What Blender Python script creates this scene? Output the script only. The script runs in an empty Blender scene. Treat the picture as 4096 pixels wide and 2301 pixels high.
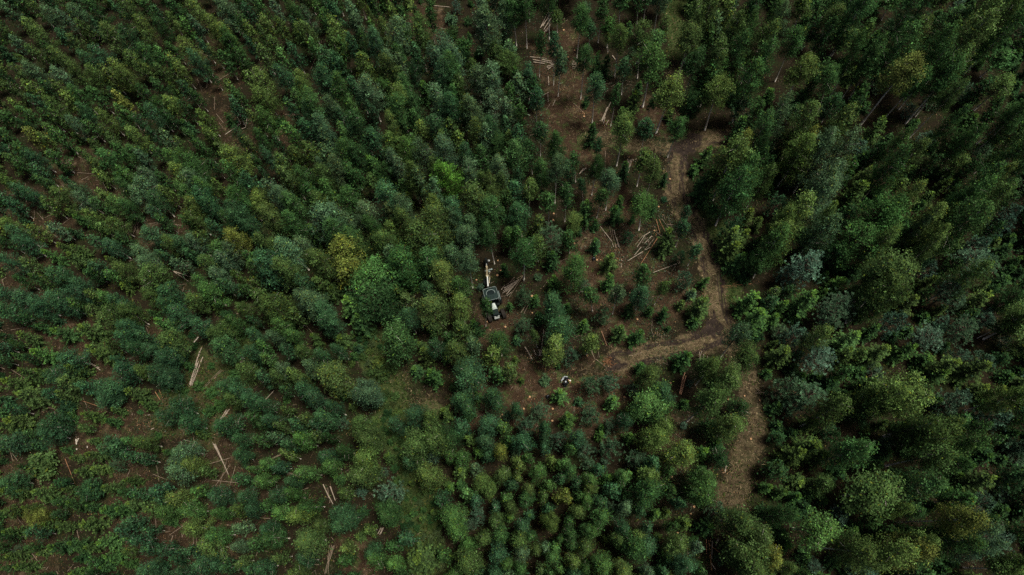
import bpy, math, random, re
import numpy as np
from mathutils import Vector, Matrix, Quaternion
random.seed(7); rng = np.random.default_rng(11)
scene = bpy.context.scene
COL = scene.collection
# ------------------------------------------------------------------ camera
W, H_IMG, F = 4096.0, 2301.0, 2900.0
NADIR = (2170.0, 2150.0)
CAM_Z = 90.0
dn = Vector(((NADIR[0] - W / 2) / F, -(NADIR[1] - H_IMG / 2) / F, -1)).normalized()   # world down, in camera axes
zc = -dn                                       # world up in camera axes
yc = (Vector((0, 1, 0)) - zc * zc.y).normalized()
xc = yc.cross(zc)
R = Matrix((xc, yc, zc))                       # rows: world axes in camera axes -> camera to world
cam = bpy.data.cameras.new('camera'); cam.sensor_width = 36; cam.lens = F / W * 36
cam.clip_end = 2000; cam.clip_start = 0.5
camo = bpy.data.objects.new('camera', cam); COL.objects.link(camo)
camo.matrix_world = Matrix.Translation((0, 0, CAM_Z)) @ R.to_4x4()
scene.camera = camo
Rn = np.array(R)
CAMP = np.array([0, 0, CAM_Z])
def ray(px, py):
    d = Rn @ np.array([(px - W / 2) / F, -(py - H_IMG / 2) / F, -1.0])
    return d
def at(px, py, z=0.0):
    d = ray(px, py)
    return CAMP + d * ((z - CAM_Z) / d[2])
def depth(p):
    return -(Rn.T @ (np.asarray(p, float) - CAMP))[2]
def proj(p):
    c = Rn.T @ (np.asarray(p, float) - CAMP)
    return W / 2 + F * c[0] / -c[2], H_IMG / 2 - F * c[1] / -c[2]
def ppm(px, py, z=0.0):                        # photo pixels per metre
    return F / depth(at(px, py, z))

# ------------------------------------------------------------------ light
world = bpy.data.worlds.new('World'); scene.world = world; world.use_nodes = True
nt = world.node_tree; nt.nodes.clear()
SUN_EL, SUN_AZ = 74, 80                        # azimuth clockwise from +Y (up in the picture)
sky = nt.nodes.new('ShaderNodeTexSky'); sky.sky_type = 'NISHITA'; sky.sun_disc = False
sky.sun_elevation = math.radians(SUN_EL); sky.sun_rotation = math.radians(SUN_AZ)
sky.air_density = 1.0; sky.dust_density = 6.0; sky.ozone_density = 1.0
bg = nt.nodes.new('ShaderNodeBackground'); bg.inputs[1].default_value = 0.05
wo = nt.nodes.new('ShaderNodeOutputWorld')
nt.links.new(sky.outputs[0], bg.inputs[0]); nt.links.new(bg.outputs[0], wo.inputs[0])
sl = bpy.data.lights.new('sun', 'SUN'); sl.energy = 3.2; sl.angle = math.radians(12); sl.color = (1.0, 0.945, 0.82)
so = bpy.data.objects.new('sun', sl); COL.objects.link(so)
sd = Vector((math.sin(math.radians(SUN_AZ)) * math.cos(math.radians(SUN_EL)), math.cos(math.radians(SUN_AZ)) * math.cos(math.radians(SUN_EL)), math.sin(math.radians(SUN_EL))))
so.rotation_mode = 'QUATERNION'; so.rotation_quaternion = sd.to_track_quat('Z', 'Y'); so.location = sd * 200
vs = scene.view_settings
scene.display_settings.display_device = 'sRGB'
vs.view_transform = 'Standard'; vs.look = 'None'; vs.exposure = 0.28; vs.gamma = 1; vs.use_curve_mapping = False
cy = scene.cycles
cy.max_bounces = 4; cy.diffuse_bounces = 1; cy.glossy_bounces = 1; cy.transmission_bounces = 3; cy.transparent_max_bounces = 4
cy.use_denoising = False
cy.caustics_reflective = False; cy.caustics_refractive = False
scene.render.filter_size = 1.4

# ------------------------------------------------------------------ materials
def mat(name):
    m = bpy.data.materials.new(name); m.use_nodes = True
    n = m.node_tree; b = n.nodes['Principled BSDF']
    return m, n, b
def N(n, t, **kw):
    x = n.nodes.new(t)
    for k, v in kw.items(): setattr(x, k, v)
    return x
def flat(name, col, rough=0.6, metal=0.0, noise=0.25, scale=3.0, spec=0.4):
    m, n, b = mat(name)
    tc = N(n, 'ShaderNodeTexCoord'); nz = N(n, 'ShaderNodeTexNoise'); nz.inputs['Scale'].default_value = scale; nz.inputs['Detail'].default_value = 6
    n.links.new(tc.outputs['Object'], nz.inputs['Vector'])
    mp = N(n, 'ShaderNodeMapRange'); mp.inputs[1].default_value = 0.25; mp.inputs[2].default_value = 0.75
    mp.inputs[3].default_value = 1 - noise; mp.inputs[4].default_value = 1 + noise
    n.links.new(nz.outputs[0], mp.inputs[0])
    mx = N(n, 'ShaderNodeVectorMath', operation='SCALE'); mx.inputs[0].default_value = col[:3]
    n.links.new(mp.outputs[0], mx.inputs['Scale']); n.links.new(mx.outputs[0], b.inputs['Base Color'])
    b.inputs['Roughness'].default_value = rough; b.inputs['Metallic'].default_value = metal
    b.inputs['Specular IOR Level'].default_value = spec
    return m
def leaf_mat(name, trans=0.28, spec=0.25, objcol=True):
    m, n, b = mat(name)
    a = N(n, 'ShaderNodeAttribute', attribute_name='tint')
    src = a.outputs['Color']
    if objcol:
        oi = N(n, 'ShaderNodeObjectInfo')
        mm = N(n, 'ShaderNodeVectorMath', operation='MULTIPLY')
        n.links.new(a.outputs['Color'], mm.inputs[0]); n.links.new(oi.outputs['Color'], mm.inputs[1])
        src = mm.outputs[0]
    n.links.new(src, b.inputs['Base Color'])
    b.inputs['Roughness'].default_value = 0.7; b.inputs['Specular IOR Level'].default_value = spec
    tr = N(n, 'ShaderNodeBsdfTranslucent')
    n.links.new(src, tr.inputs[0])
    mx = N(n, 'ShaderNodeMixShader'); mx.inputs[0].default_value = trans
    n.links.new(b.outputs[0], mx.inputs[1]); n.links.new(tr.outputs[0], mx.inputs[2])
    n.links.new(mx.outputs[0], n.nodes['Material Output'].inputs[0])
    return m
def bark_birch(name, objcol=False, lo=(0.62, 0.56, 0.48), hi=(0.84, 0.79, 0.71), dark=(0.05, 0.04, 0.035), axis='Z', scl=(1.2, 1.2, 7.0)):
    m, n, b = mat(name)
    tc = N(n, 'ShaderNodeTexCoord'); mpg = N(n, 'ShaderNodeMapping'); mpg.inputs['Scale'].default_value = scl
    n.links.new(tc.outputs['Object'], mpg.inputs[0])
    nz = N(n, 'ShaderNodeTexNoise'); nz.inputs['Scale'].default_value = 1.3; nz.inputs['Detail'].default_value = 5; n.links.new(mpg.outputs[0], nz.inputs['Vector'])
    cr = N(n, 'ShaderNodeValToRGB'); e = cr.color_ramp.elements
    e[0].position = 0.36; e[0].color = (*dark, 1); e[1].position = 0.46; e[1].color = (*lo, 1)
    k = cr.color_ramp.elements.new(0.7); k.color = (*hi, 1)
    n.links.new(nz.outputs[0], cr.inputs[0])
    out = cr.outputs[0]
    if objcol:
        oi = N(n, 'ShaderNodeObjectInfo'); mm = N(n, 'ShaderNodeVectorMath', operation='MULTIPLY')
        n.links.new(out, mm.inputs[0]); n.links.new(oi.outputs['Color'], mm.inputs[1]); out = mm.outputs[0]
    n.links.new(out, b.inputs['Base Color']); b.inputs['Roughness'].default_value = 0.8; b.inputs['Specular IOR Level'].default_value = 0.2
    return m
M = {}
M['leaf'] = leaf_mat('leaf', 0.10, 0.04); M['needle'] = leaf_mat('needle', 0.06, 0.05)
M['plant'] = leaf_mat('plant', 0.10, 0.04, objcol=False)
M['litter'] = leaf_mat('litter', 0.03, 0.04, objcol=False)
M['birch_bark'] = bark_birch('birch_bark')
M['brown_bark'] = flat('brown_bark', (0.10, 0.072, 0.052), 0.9, noise=0.5, scale=6, spec=0.1)
M['birch_twig'] = flat('birch_twig', (0.075, 0.055, 0.04), 0.9, noise=0.4, scale=6, spec=0.1)
M['pine_bark'] = flat('pine_bark', (0.15, 0.105, 0.08), 0.9, noise=0.5, scale=5, spec=0.1)
M['log_bark'] = bark_birch('log_bark', True, (0.50, 0.43, 0.36), (0.66, 0.60, 0.53), (0.16, 0.11, 0.08), scl=(6.0, 1.5, 1.5))
M['cut_wood'] = flat('cut_wood', (0.42, 0.25, 0.13), 0.8, noise=0.3, scale=9, spec=0.1)

# ------------------------------------------------------------------ mesh helpers
class MB:
    """collects vertices and polygons; faces carry a material slot and a tint"""
    def __init__(s): s.v = []; s.f = []; s.m = []; s.nv = 0; s.q = []; s.qt = []
    def quads(s, C, U, V, tint):               # diamond leaves, numpy
        P = np.stack([C + U, C + V, C - U, C - V], 1)
        s.q.append(P); s.qt.append(tint)
    def add(s, verts, faces, m=0):
        o = s.nv; s.v.extend([tuple(x) for x in verts]); s.nv += len(verts)
        for f in faces: s.f.append([i + o for i in f]); s.m.append(m)
    def tube(s, pts, rad, n=6, m=0, cap=True, capm=None):
        pts = [Vector(p) for p in pts]; rings = []
        vs_ = []; k = len(pts)
        t0 = (pts[1] - pts[0]).normalized()
        ref = Vector((0, 0, 1)) if abs(t0.z) < 0.9 else Vector((1, 0, 0))
        for i, p in enumerate(pts):
            t = (pts[min(i + 1, k - 1)] - pts[max(i - 1, 0)]).normalized()
            a = t.cross(ref).normalized(); b = t.cross(a)
            for j in range(n):
                w = 2 * math.pi * j / n
                vs_.append(p + (a * math.cos(w) + b * math.sin(w)) * rad[i])
        fs = []
        for i in range(k - 1):
            for j in range(n):
                fs.append((i * n + j, i * n + (j + 1) % n, (i + 1) * n + (j + 1) % n, (i + 1) * n + j))
        s.add(vs_, fs, m)
        if cap:
            cm = m if capm is None else capm
            o = s.nv - len(vs_)
            s.f.append([o + j for j in range(n)]); s.m.append(cm)
            s.f.append([o + (k - 1) * n + (n - 1 - j) for j in range(n)]); s.m.append(cm)
    def box(s, c, d, m=0, rot=None, bevel=0.0, taper=None):
        cx, cy_, cz = c; hx, hy, hz_ = d[0] / 2, d[1] / 2, d[2] / 2
        b = min(bevel, hx * .45, hy * .45, hz_ * .45)
        vv, ff = [], []
        if b <= 0:
            for z in (-1, 1):
                for (x, y) in ((-1, -1), (1, -1), (1, 1), (-1, 1)):
                    vv.append(Vector((x * hx, y * hy, z * hz_)))
            ff = [(3, 2, 1, 0), (4, 5, 6, 7), (0, 1, 5, 4), (1, 2, 6, 5), (2, 3, 7, 6), (3, 0, 4, 7)]
        else:
            def ring(x, y, c2, z):
                return [Vector(p) for p in ((-x + c2, -y, z), (x - c2, -y, z), (x, -y + c2, z), (x, y - c2, z), (x - c2, y, z), (-x + c2, y, z), (-x, y - c2, z), (-x, -y + c2, z))]
            for (x, y, z) in ((hx - b, hy - b, -hz_), (hx, hy, -hz_ + b), (hx, hy, hz_ - b), (hx - b, hy - b, hz_)):
                vv += ring(x, y, b, z)
            for i in range(3):
                for j in range(8): ff.append((i * 8 + j, i * 8 + (j + 1) % 8, (i + 1) * 8 + (j + 1) % 8, (i + 1) * 8 + j))
            ff.append(tuple(range(7, -1, -1))); ff.append(tuple(range(24, 32)))
        if taper:
            for p in vv:
                k = (p.z + hz_) / (2 * hz_); p.x *= 1 + (taper[0] - 1) * k; p.y *= 1 + (taper[1] - 1) * k
        if rot: vv = [rot @ p for p in vv]
        s.add([p + Vector(c) for p in vv], ff, m)
    def loft(s, rings, m=0, close=True):
        n = len(rings[0]); vv = [p for r in rings for p in r]; ff = []
        for i in range(len(rings) - 1):
            for j in range(n): ff.append((i * n + j, i * n + (j + 1) % n, (i + 1) * n + (j + 1) % n, (i + 1) * n + j))
        if close: ff.append(tuple(range(n - 1, -1, -1))); ff.append(tuple((len(rings) - 1) * n + j for j in range(n)))
        s.add(vv, ff, m)
    def lathe(s, prof, n=20, m=0, axis='Z', c=(0, 0, 0)):
        rings = []
        for (r, h) in prof:
            ring = []
            for j in range(n):
                a = 2 * math.pi * j / n
                p = (r * math.cos(a), r * math.sin(a), h)
                if axis == 'X': p = (p[2], p[0], p[1])
                if axis == 'Y': p = (p[1], p[2], p[0])
                ring.append((p[0] + c[0], p[1] + c[1], p[2] + c[2]))
            rings.append(ring)
        s.loft(rings, m)
    def mesh(s, name, mats, smooth=False):
        me = bpy.data.meshes.new(name)
        nq = sum(len(a) for a in s.q)
        if nq and not s.f:
            P = np.concatenate(s.q); T = np.concatenate(s.qt)
            me.vertices.add(nq * 4); me.vertices.foreach_set('co', P.reshape(-1).astype(np.float32))
            me.loops.add(nq * 4); me.loops.foreach_set('vertex_index', np.arange(nq * 4, dtype=np.int32))
            me.polygons.add(nq); me.polygons.foreach_set('loop_start', np.arange(0, nq * 4, 4, dtype=np.int32))
            me.update(calc_edges=True)
            at_ = me.attributes.new('tint', 'FLOAT_COLOR', 'FACE')
            c4 = np.ones((nq, 4), np.float32); c4[:, :3] = T
            at_.data.foreach_set('color', c4.reshape(-1))
        else:
            me.from_pydata(s.v, [], s.f); me.polygons.foreach_set('material_index', s.m)
            if smooth: me.polygons.foreach_set('use_smooth', [True] * len(s.f))
            me.update()
        for x in mats: me.materials.append(x)
        return me
def obj(name, me, parent=None):
    o = bpy.data.objects.new(name, me); COL.objects.link(o)
    if parent: o.parent = parent
    return o
def tag(o, label=None, cat=None, group=None, kind=None):
    if label: o['label'] = label
    if cat: o['category'] = cat
    if group: o['group'] = group
    if kind: o['kind'] = kind
    return o
def unit(a): return a / np.maximum(np.linalg.norm(a, axis=-1, keepdims=True), 1e-9)
def gauss(*s): return rng.normal(size=s)
# ------------------------------------------------------------------ tree kinds: each variant is (crown mesh, trunk mesh, crown radius, height)
def leaves(mb, P, n_per, sig, size, droop, up_bias=0.35, yellow=0.05, clump_sig=0.24, pf=None, axis=None):
    """n_per leaf cards round every point of P"""
    k = len(P)
    cl = np.exp(gauss(k, 1) * clump_sig)
    if pf is not None: cl = cl * pf[:, None]
    C = np.repeat(P, n_per, 0) + gauss(k * n_per, 3) * np.array([sig, sig, sig * 0.8])
    C[:, 2] -= np.abs(gauss(k * n_per)) * droop
    n = len(C)
    if axis is None: nrm = unit(gauss(n, 3) + np.array([0, 0, up_bias * 2]))
    else:                                      # leaves of a crown face outward from it
        zm, hz_, rr_ = axis
        out = unit(np.stack([C[:, 0] / rr_ ** 2, C[:, 1] / rr_ ** 2, (C[:, 2] - zm) / hz_ ** 2], 1))
        nrm = unit(gauss(n, 3) * 0.55 + out * 0.9 + np.array([0, 0, 0.15]))
    U = unit(np.cross(nrm, gauss(n, 3)) + np.array([0, 0, -0.35]))
    V = unit(np.cross(nrm, U))
    s = size * np.exp(gauss(n, 1) * 0.25)
    t = np.repeat(cl, n_per, 0) * np.exp(gauss(n, 1) * 0.18) * np.ones((1, 3))
    t = t * (1 + gauss(n, 3) * 0.05)
    if axis is not None:                       # top shoots lighter and yellower: some yellowing, and warm sunlight painted in
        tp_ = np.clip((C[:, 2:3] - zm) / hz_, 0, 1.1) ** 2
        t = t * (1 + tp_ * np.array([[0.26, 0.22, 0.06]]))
    y = rng.random(n) < yellow
    t[y] *= np.array([1.9, 1.35, 0.7])
    mb.quads(C, U * s, V * s * 0.52, np.clip(t, 0.25, 3.2))
def stem_path(h, wob):
    a = rng.random() * 6.28; ph = rng.random() * 6.28
    def f(z):
        k = z / h
        return np.array([math.cos(a) * wob * math.sin(k * 2.6 + ph) - math.cos(a) * wob * math.sin(ph), math.sin(a) * wob * math.sin(k * 2.1 + ph) - math.sin(a) * wob * math.sin(ph), z])
    return f
def broad(h, Rr, base, nl, n_per, size, prof, trunk_r, mat_bark, elev=(55, 15), droop=0.3, sig=0.16, yellow=0.05, lobes=1, limb_vis=0.5, up=0.35):
    crown = MB(); trunk = MB(); pts = []; pfs = []
    for L in range(lobes):
        off = np.zeros(2); hh = h; RR = Rr
        if lobes > 1:
            a = 6.28 * L / lobes + rng.random(); off = np.array([math.cos(a), math.sin(a)]) * Rr * 0.42; hh = h * (0.82 + 0.18 * rng.random() if L else 1.0); RR = Rr * 0.66
        f0 = stem_path(hh, 0.12 * h / 10)
        def f(z, f0=f0, off=off, hh=hh):
            p = f0(z); k = min(1, max(0, z / hh)) ** 0.8; p[:2] += off * k; return p
        zs = np.linspace(0, hh * 0.97, 9)
        trunk.tube([f(z) for z in zs], [trunk_r * (1 - 0.88 * z / hh) * (1.12 if i == 0 else 1) for i, z in enumerate(zs)], 7)
        n = int(nl / lobes ** 0.6)
        lop = gauss(3) * 0.18; bump = rng.random(3) * 6.28
        for i in range(n):
            t = (i + rng.random()) / n
            zz = hh * (base + (1 - base) * t * 0.97)
            az = i * 2.4 + gauss() * 0.5
            Lr = RR * prof(t) * (1 + 0.22 * math.sin(2 * az + bump[0]) + 0.15 * math.sin(3 * az + 5 * t + bump[1])) * (0.76 + 0.34 * rng.random())
            if rng.random() < 0.08: Lr *= 1.18
            el = math.radians(elev[0] * t + elev[1] * (1 - t) + gauss() * 9)
            d = np.array([math.cos(az), math.sin(az)])
            p0 = f(zz - Lr * 0.35)
            ss = np.linspace(0, 1, 7)
            q = np.stack([p0[0] + d[0] * Lr * ss, p0[1] + d[1] * Lr * ss, p0[2] + Lr * math.sin(el) * (ss * 1.2 - 0.5 * droop * 1.6 * ss ** 2.4)], 1)
            if i % 2 == 0 or rng.random() < limb_vis:
                trunk.tube([q[0], q[2], q[4], q[6]], [0.018 + 0.012 * Lr, 0.014 + 0.008 * Lr, 0.01, 0.004], 4, 1 if rng.random() < 0.93 else 0, cap=False)
            step = max(0.10, 0.17 * size / 0.10)
            m = max(2, int(Lr * 0.85 / step))
            s2 = 0.25 + 0.79 * ((np.arange(m) + rng.random(m)) / m) ** 0.75
            qq = np.stack([np.interp(s2, ss, q[:, k]) for k in range(3)], 1)
            side = np.array([-d[1], d[0], 0]) * (gauss(m, 1) * 0.22 * Lr * s2[:, None])
            pts.append(qq + side); pfs.append(np.full(m, math.exp(gauss() * 0.26)))
        top = f(hh * 0.985)
        pts.append(top + gauss(5, 3) * np.array([0.09, 0.09, 0.22]) * h / 10); pfs.append(np.ones(5))
    P = np.concatenate(pts)
    keep = rng.random(len(P)) > 0.10
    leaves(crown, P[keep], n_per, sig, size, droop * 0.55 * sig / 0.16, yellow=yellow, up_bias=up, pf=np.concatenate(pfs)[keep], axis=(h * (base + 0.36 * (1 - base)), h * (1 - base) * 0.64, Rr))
    return crown.mesh('crown', [M['leaf']]), trunk.mesh('trunk', [mat_bark, M['birch_twig'] if mat_bark is M['birch_bark'] else mat_bark], True)
def p_birch(t): return (1 - t) ** 0.52 * (t + 0.12) ** 0.24 * 1.27
def p_oval(t): return max(0.05, (1 - (2 * t - 0.85) ** 2 / 1.35)) ** 0.6
def p_young(t): return (1 - t) ** 0.52 * (t + 0.12) ** 0.22 * 1.24
def needle_tree(h, Rr, trunk_r, spacing=0.34, tipc=(2.2, 1.95, 1.15), dens=1.0, pw=0.72, base=0.04):
    crown = MB(); trunk = MB(); f = stem_path(h, 0.05)
    trunk.tube([f(z) for z in np.linspace(0, h * 0.98, 7)], [trunk_r * (1 - 0.93 * k / 6) for k in range(7)], 6)
    C, U, V, T = [], [], [], []
    z = h * base; i = 0
    lobe = rng.random(4) * 6.28
    while z < h * 0.97:
        t = z / h
        nlimb = 6 if t < 0.8 else 5
        a0 = rng.random() * 6.28
        for k in range(nlimb):
            if rng.random() < 0.14: continue
            az = a0 + 6.28 * k / nlimb + gauss() * 0.45
            L = Rr * ((1 - t) ** pw * (0.62 + 0.6 * rng.random()) * (1 + 0.15 * math.sin(3 * az + lobe[0] + 4 * t)) + 0.06)
            el = -0.30 + 1.15 * t ** 1.8 + gauss() * 0.20
            d = np.array([math.cos(az) * math.cos(el), math.sin(az) * math.cos(el), math.sin(el)])
            p0 = f(z)
            if L > 0.5: trunk.tube([p0, p0 + d * L * 0.8], [0.016 + 0.008 * L, 0.004], 3, cap=False)
            m = max(2, int(L / 0.105 * dens)); lim_t = math.exp(gauss() * 0.22)
            side = np.array([-math.sin(az), math.cos(az), 0])
            for j in range(m):
                s = (j + 0.5 + rng.random() * 0.5) / (m + 0.3)
                p = p0 + d * L * s + np.array([0, 0, 0.12 * L * (s ** 2) - 0.05 * L * s]) + gauss(3) * 0.05
                tl = (0.13 + 0.30 * L * (1 - s) * 0.55)
                tip = s > 0.78
                for sg in (-1, 0, 1):
                    if sg == 0: dd = d
                    else: dd = unit(d * (0.75 + 0.3 * rng.random()) + side * sg * (0.5 + 0.6 * rng.random()) + np.array([0, 0, -0.12 + gauss() * 0.32]))
                    l = tl * (0.8 + 0.5 * rng.random()) if sg else 0.12 + 0.06 * rng.random()
                    c = p + dd * l * 0.5
                    nn = unit(np.cross(dd, np.array([0, 0, 1.0])) + gauss(3) * 0.35)
                    b = lim_t * math.exp(gauss() * 0.22)
                    tc = np.array([b, b, b])
                    if tip and rng.random() < 0.25 + 0.5 * t: tc = tc * np.array([1 + (tipc[0] - 1) * 0.6, 1 + (tipc[1] - 1) * 0.6, tipc[2]])
                    if t > 0.86: tc = tc * np.array(tipc) * (0.6 + 0.5 * rng.random())
                    C.append(c); U.append(dd * l * 0.62); V.append(nn * (0.030 + 0.018 * rng.random())); T.append(tc)
                    if sg and rng.random() < 0.6:
                        C.append(c + np.array([0, 0, -0.04])); U.append(dd * l * 0.6 + np.array([0, 0, -0.06])); V.append(np.array([0, 0, 1.0]) * 0.05 + nn * 0.02); T.append(tc * 0.9)
        z += spacing * (1.0 - 0.35 * t) * (0.85 + 0.3 * rng.random()); i += 1
    p = f(h * 0.97)
    for j in range(5):
        a = 6.28 * j / 5; dd = unit(np.array([math.cos(a) * 0.5, math.sin(a) * 0.5, 0.7])) if j else np.array([0, 0, 1.0])
        C.append(p + dd * 0.16); U.append(dd * (0.26 if j else 0.34)); V.append(unit(np.cross(dd, gauss(3))) * 0.035); T.append(np.array(tipc) * 1.05)
    crown.quads(np.array(C), np.array(U), np.array(V), np.clip(np.array(T), 0.2, 3.5))
    return crown.mesh('crown', [M['needle']]), trunk.mesh('trunk', [M['brown_bark']], True)
def pine(h, Rr, base, trunk_r, nl=46):
    crown = MB(); trunk = MB(); f = stem_path(h, 0.15)
    trunk.tube([f(z) for z in np.linspace(0, h * 0.96, 8)], [trunk_r * (1 - 0.9 * k / 7) for k in range(8)], 7)
    P = []; D = []
    for i in range(nl):
        t = (i + rng.random()) / nl
        zz = h * (base + (0.97 - base) * t); az = i * 2.4 + gauss() * 0.4
        L = Rr * (max(0.06, 1 - (1.75 * t - 0.62) ** 2 * 0.95)) ** 0.7 * (0.7 + 0.45 * rng.random())
        el = math.radians(8 + 48 * t + gauss() * 9)
        d = np.array([math.cos(az) * math.cos(el), math.sin(az) * math.cos(el), math.sin(el)])
        p0 = f(zz - L * 0.3); q = [p0 + d * L * s + np.array([0, 0, 0.22 * L * s * s]) for s in (0, 0.35, 0.7, 1)]
        trunk.tube(q, [0.02 + 0.014 * L, 0.016 + 0.007 * L, 0.011, 0.005], 4, cap=False)
        m = max(2, int(L * 6.5))
        for j in range(m):
            s = 0.42 + 0.62 * rng.random()
            b = p0 + d * L * s + np.array([0, 0, 0.22 * L * s * s])
            o = gauss(3) * np.array([0.20, 0.20, 0.10]) * (0.5 + L * 0.5)
            if rng.random() < 0.25: trunk.tube([b - d * 0.1, b + o], [0.009, 0.004], 3, cap=False)
            P.append(b + o); D.append(unit(d * 0.8 + o * 1.5 + np.array([0, 0, 0.65])))
    P = np.array(P); D = np.array(D); n = 15
    k = len(P); cl = np.exp(gauss(k, 1) * 0.26)
    dd = unit(np.repeat(D, n, 0) * 0.9 + gauss(k * n, 3) * 0.62)
    l = 0.10 + 0.06 * rng.random((k * n, 1))
    Cc = np.repeat(P, n, 0) + dd * l * 0.9
    Vv = unit(np.cross(dd, gauss(k * n, 3)))
    t = np.repeat(cl, n, 0) * np.exp(gauss(k * n, 1) * 0.25) * np.ones((1, 3)) * (1 + gauss(k * n, 3) * 0.05)
    crown.quads(Cc, dd * l, Vv * 0.028, np.clip(t, 0.25, 3))
    return crown.mesh('crown', [M['needle']]), trunk.mesh('trunk', [M['pine_bark']], True)
def bush(h, Rr):
    crown = MB(); trunk = MB(); P = []
    for i in range(16):
        az = i * 2.4 + gauss() * 0.3; el = math.radians(28 + 58 * rng.random()); L = Rr * (0.7 + 0.5 * rng.random()) / max(0.35, math.cos(el)) * 0.8
        L = min(L, h * 1.1); d = np.array([math.cos(az) * math.cos(el), math.sin(az) * math.cos(el), math.sin(el)])
        trunk.tube([np.zeros(3), d * L * 0.5, d * L * 0.95], [0.02, 0.012, 0.004], 4, cap=False)
        for s in np.linspace(0.3, 1.05, 7): P.append(d * L * s + gauss(3) * 0.1)
    leaves(crown, np.array(P), 13, 0.13, 0.10, 0.05, up_bias=0.6)
    return crown.mesh('foliage', [M['leaf']]), trunk.mesh('stem', [M['brown_bark']], True)
def bare(h, Rr):
    crown = MB(); trunk = MB(); P = []
    f = stem_path(h, 0.1); trunk.tube([f(z) for z in np.linspace(0, h, 6)], [0.05, 0.04, 0.03, 0.02, 0.012, 0.004], 6)
    for i in range(42):
        az = i * 2.4; t = rng.random(); z = h * (0.15 + 0.8 * t); L = Rr * (1 - 0.7 * t) * (0.6 + 0.5 * rng.random()); d = np.array([math.cos(az), math.sin(az), 0.35])
        p = f(z); trunk.tube([p, p + d * L * 0.5 + gauss(3) * 0.05, p + d * L], [0.018, 0.011, 0.004], 3, cap=False)
        for j in range(5):
            b = p + d * L * (0.3 + 0.7 * rng.random()); e = b + (d + gauss(3) * 0.7) * 0.3 * L; trunk.tube([b, e], [0.008, 0.003], 3, cap=False)
            P.append(e)
    leaves(crown, np.array(P), 4, 0.10, 0.07, 0.0)
    return crown.mesh('crown', [M['leaf']]), trunk.mesh('trunk', [M['brown_bark']], True)
VAR = {k: [] for k in ('birch', 'stemmed', 'clump', 'young', 'spruce', 'yspruce', 'pine', 'ypine', 'leafy', 'bush', 'bare')}
def addv(k, pair, Rr, h): VAR[k].append((pair[0], pair[1], Rr, h))
for i in range(7):
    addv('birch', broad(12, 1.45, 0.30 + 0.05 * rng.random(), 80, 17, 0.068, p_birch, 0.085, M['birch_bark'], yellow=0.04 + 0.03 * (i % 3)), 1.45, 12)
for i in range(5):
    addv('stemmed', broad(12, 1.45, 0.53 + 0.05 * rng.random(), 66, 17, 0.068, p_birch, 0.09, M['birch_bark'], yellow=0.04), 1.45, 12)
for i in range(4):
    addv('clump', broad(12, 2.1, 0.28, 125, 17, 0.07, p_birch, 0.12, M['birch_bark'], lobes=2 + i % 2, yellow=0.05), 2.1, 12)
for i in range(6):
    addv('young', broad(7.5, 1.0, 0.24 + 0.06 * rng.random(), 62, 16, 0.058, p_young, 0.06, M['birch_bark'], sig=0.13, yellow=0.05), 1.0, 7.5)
for i in range(4): addv('spruce', needle_tree(11, 1.7, 0.11, spacing=0.5, dens=0.9), 1.7, 11)
for i in range(5): addv('yspruce', needle_tree(4.2, 1.2, 0.06, spacing=0.29), 1.2, 4.2)
for i in range(4): addv('pine', pine(13, 1.8, 0.45, 0.13), 1.8, 13)
for i in range(4): addv('ypine', pine(5, 1.2, 0.15, 0.06, 34), 1.2, 5)
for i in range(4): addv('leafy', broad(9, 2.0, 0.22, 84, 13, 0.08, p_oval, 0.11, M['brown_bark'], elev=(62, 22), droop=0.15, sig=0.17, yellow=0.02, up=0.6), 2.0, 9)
for i in range(4): addv('bush', bush(1.5, 0.9), 0.9, 1.5)
addv('bare', bare(3, 1.2), 1.2, 3)
# ------------------------------------------------------------------ what stands where (photo pixels of each of 16 tiles, then turned into ground points)
S = 2.5156
def tp(tile, x, y): return tile[0] * 1024 + x / S, tile[1] * 575 + y / S
COLR = {'g': (.042, .092, .024), 'd': (.026, .062, .020), 't': (.036, .088, .040), 'k': (.074, .112, .060), 'o': (.070, .096, .022), 'y': (.110, .135, .024),
        'Y': (.145, .145, .030), 'l': (.064, .130, .028), 'L': (.082, .175, .020), 'n': (.085, .130, .095), 'r': (.085, .085, .030)}
CNAME = {'g': 'mid-green', 'd': 'dark green', 't': 'blue-green', 'k': 'sage-green', 'o': 'olive', 'y': 'yellow-green', 'Y': 'golden', 'l': 'fresh green', 'L': 'bright lime-green', 'n': 'grey-blue', 'r': 'bronze'}
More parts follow.
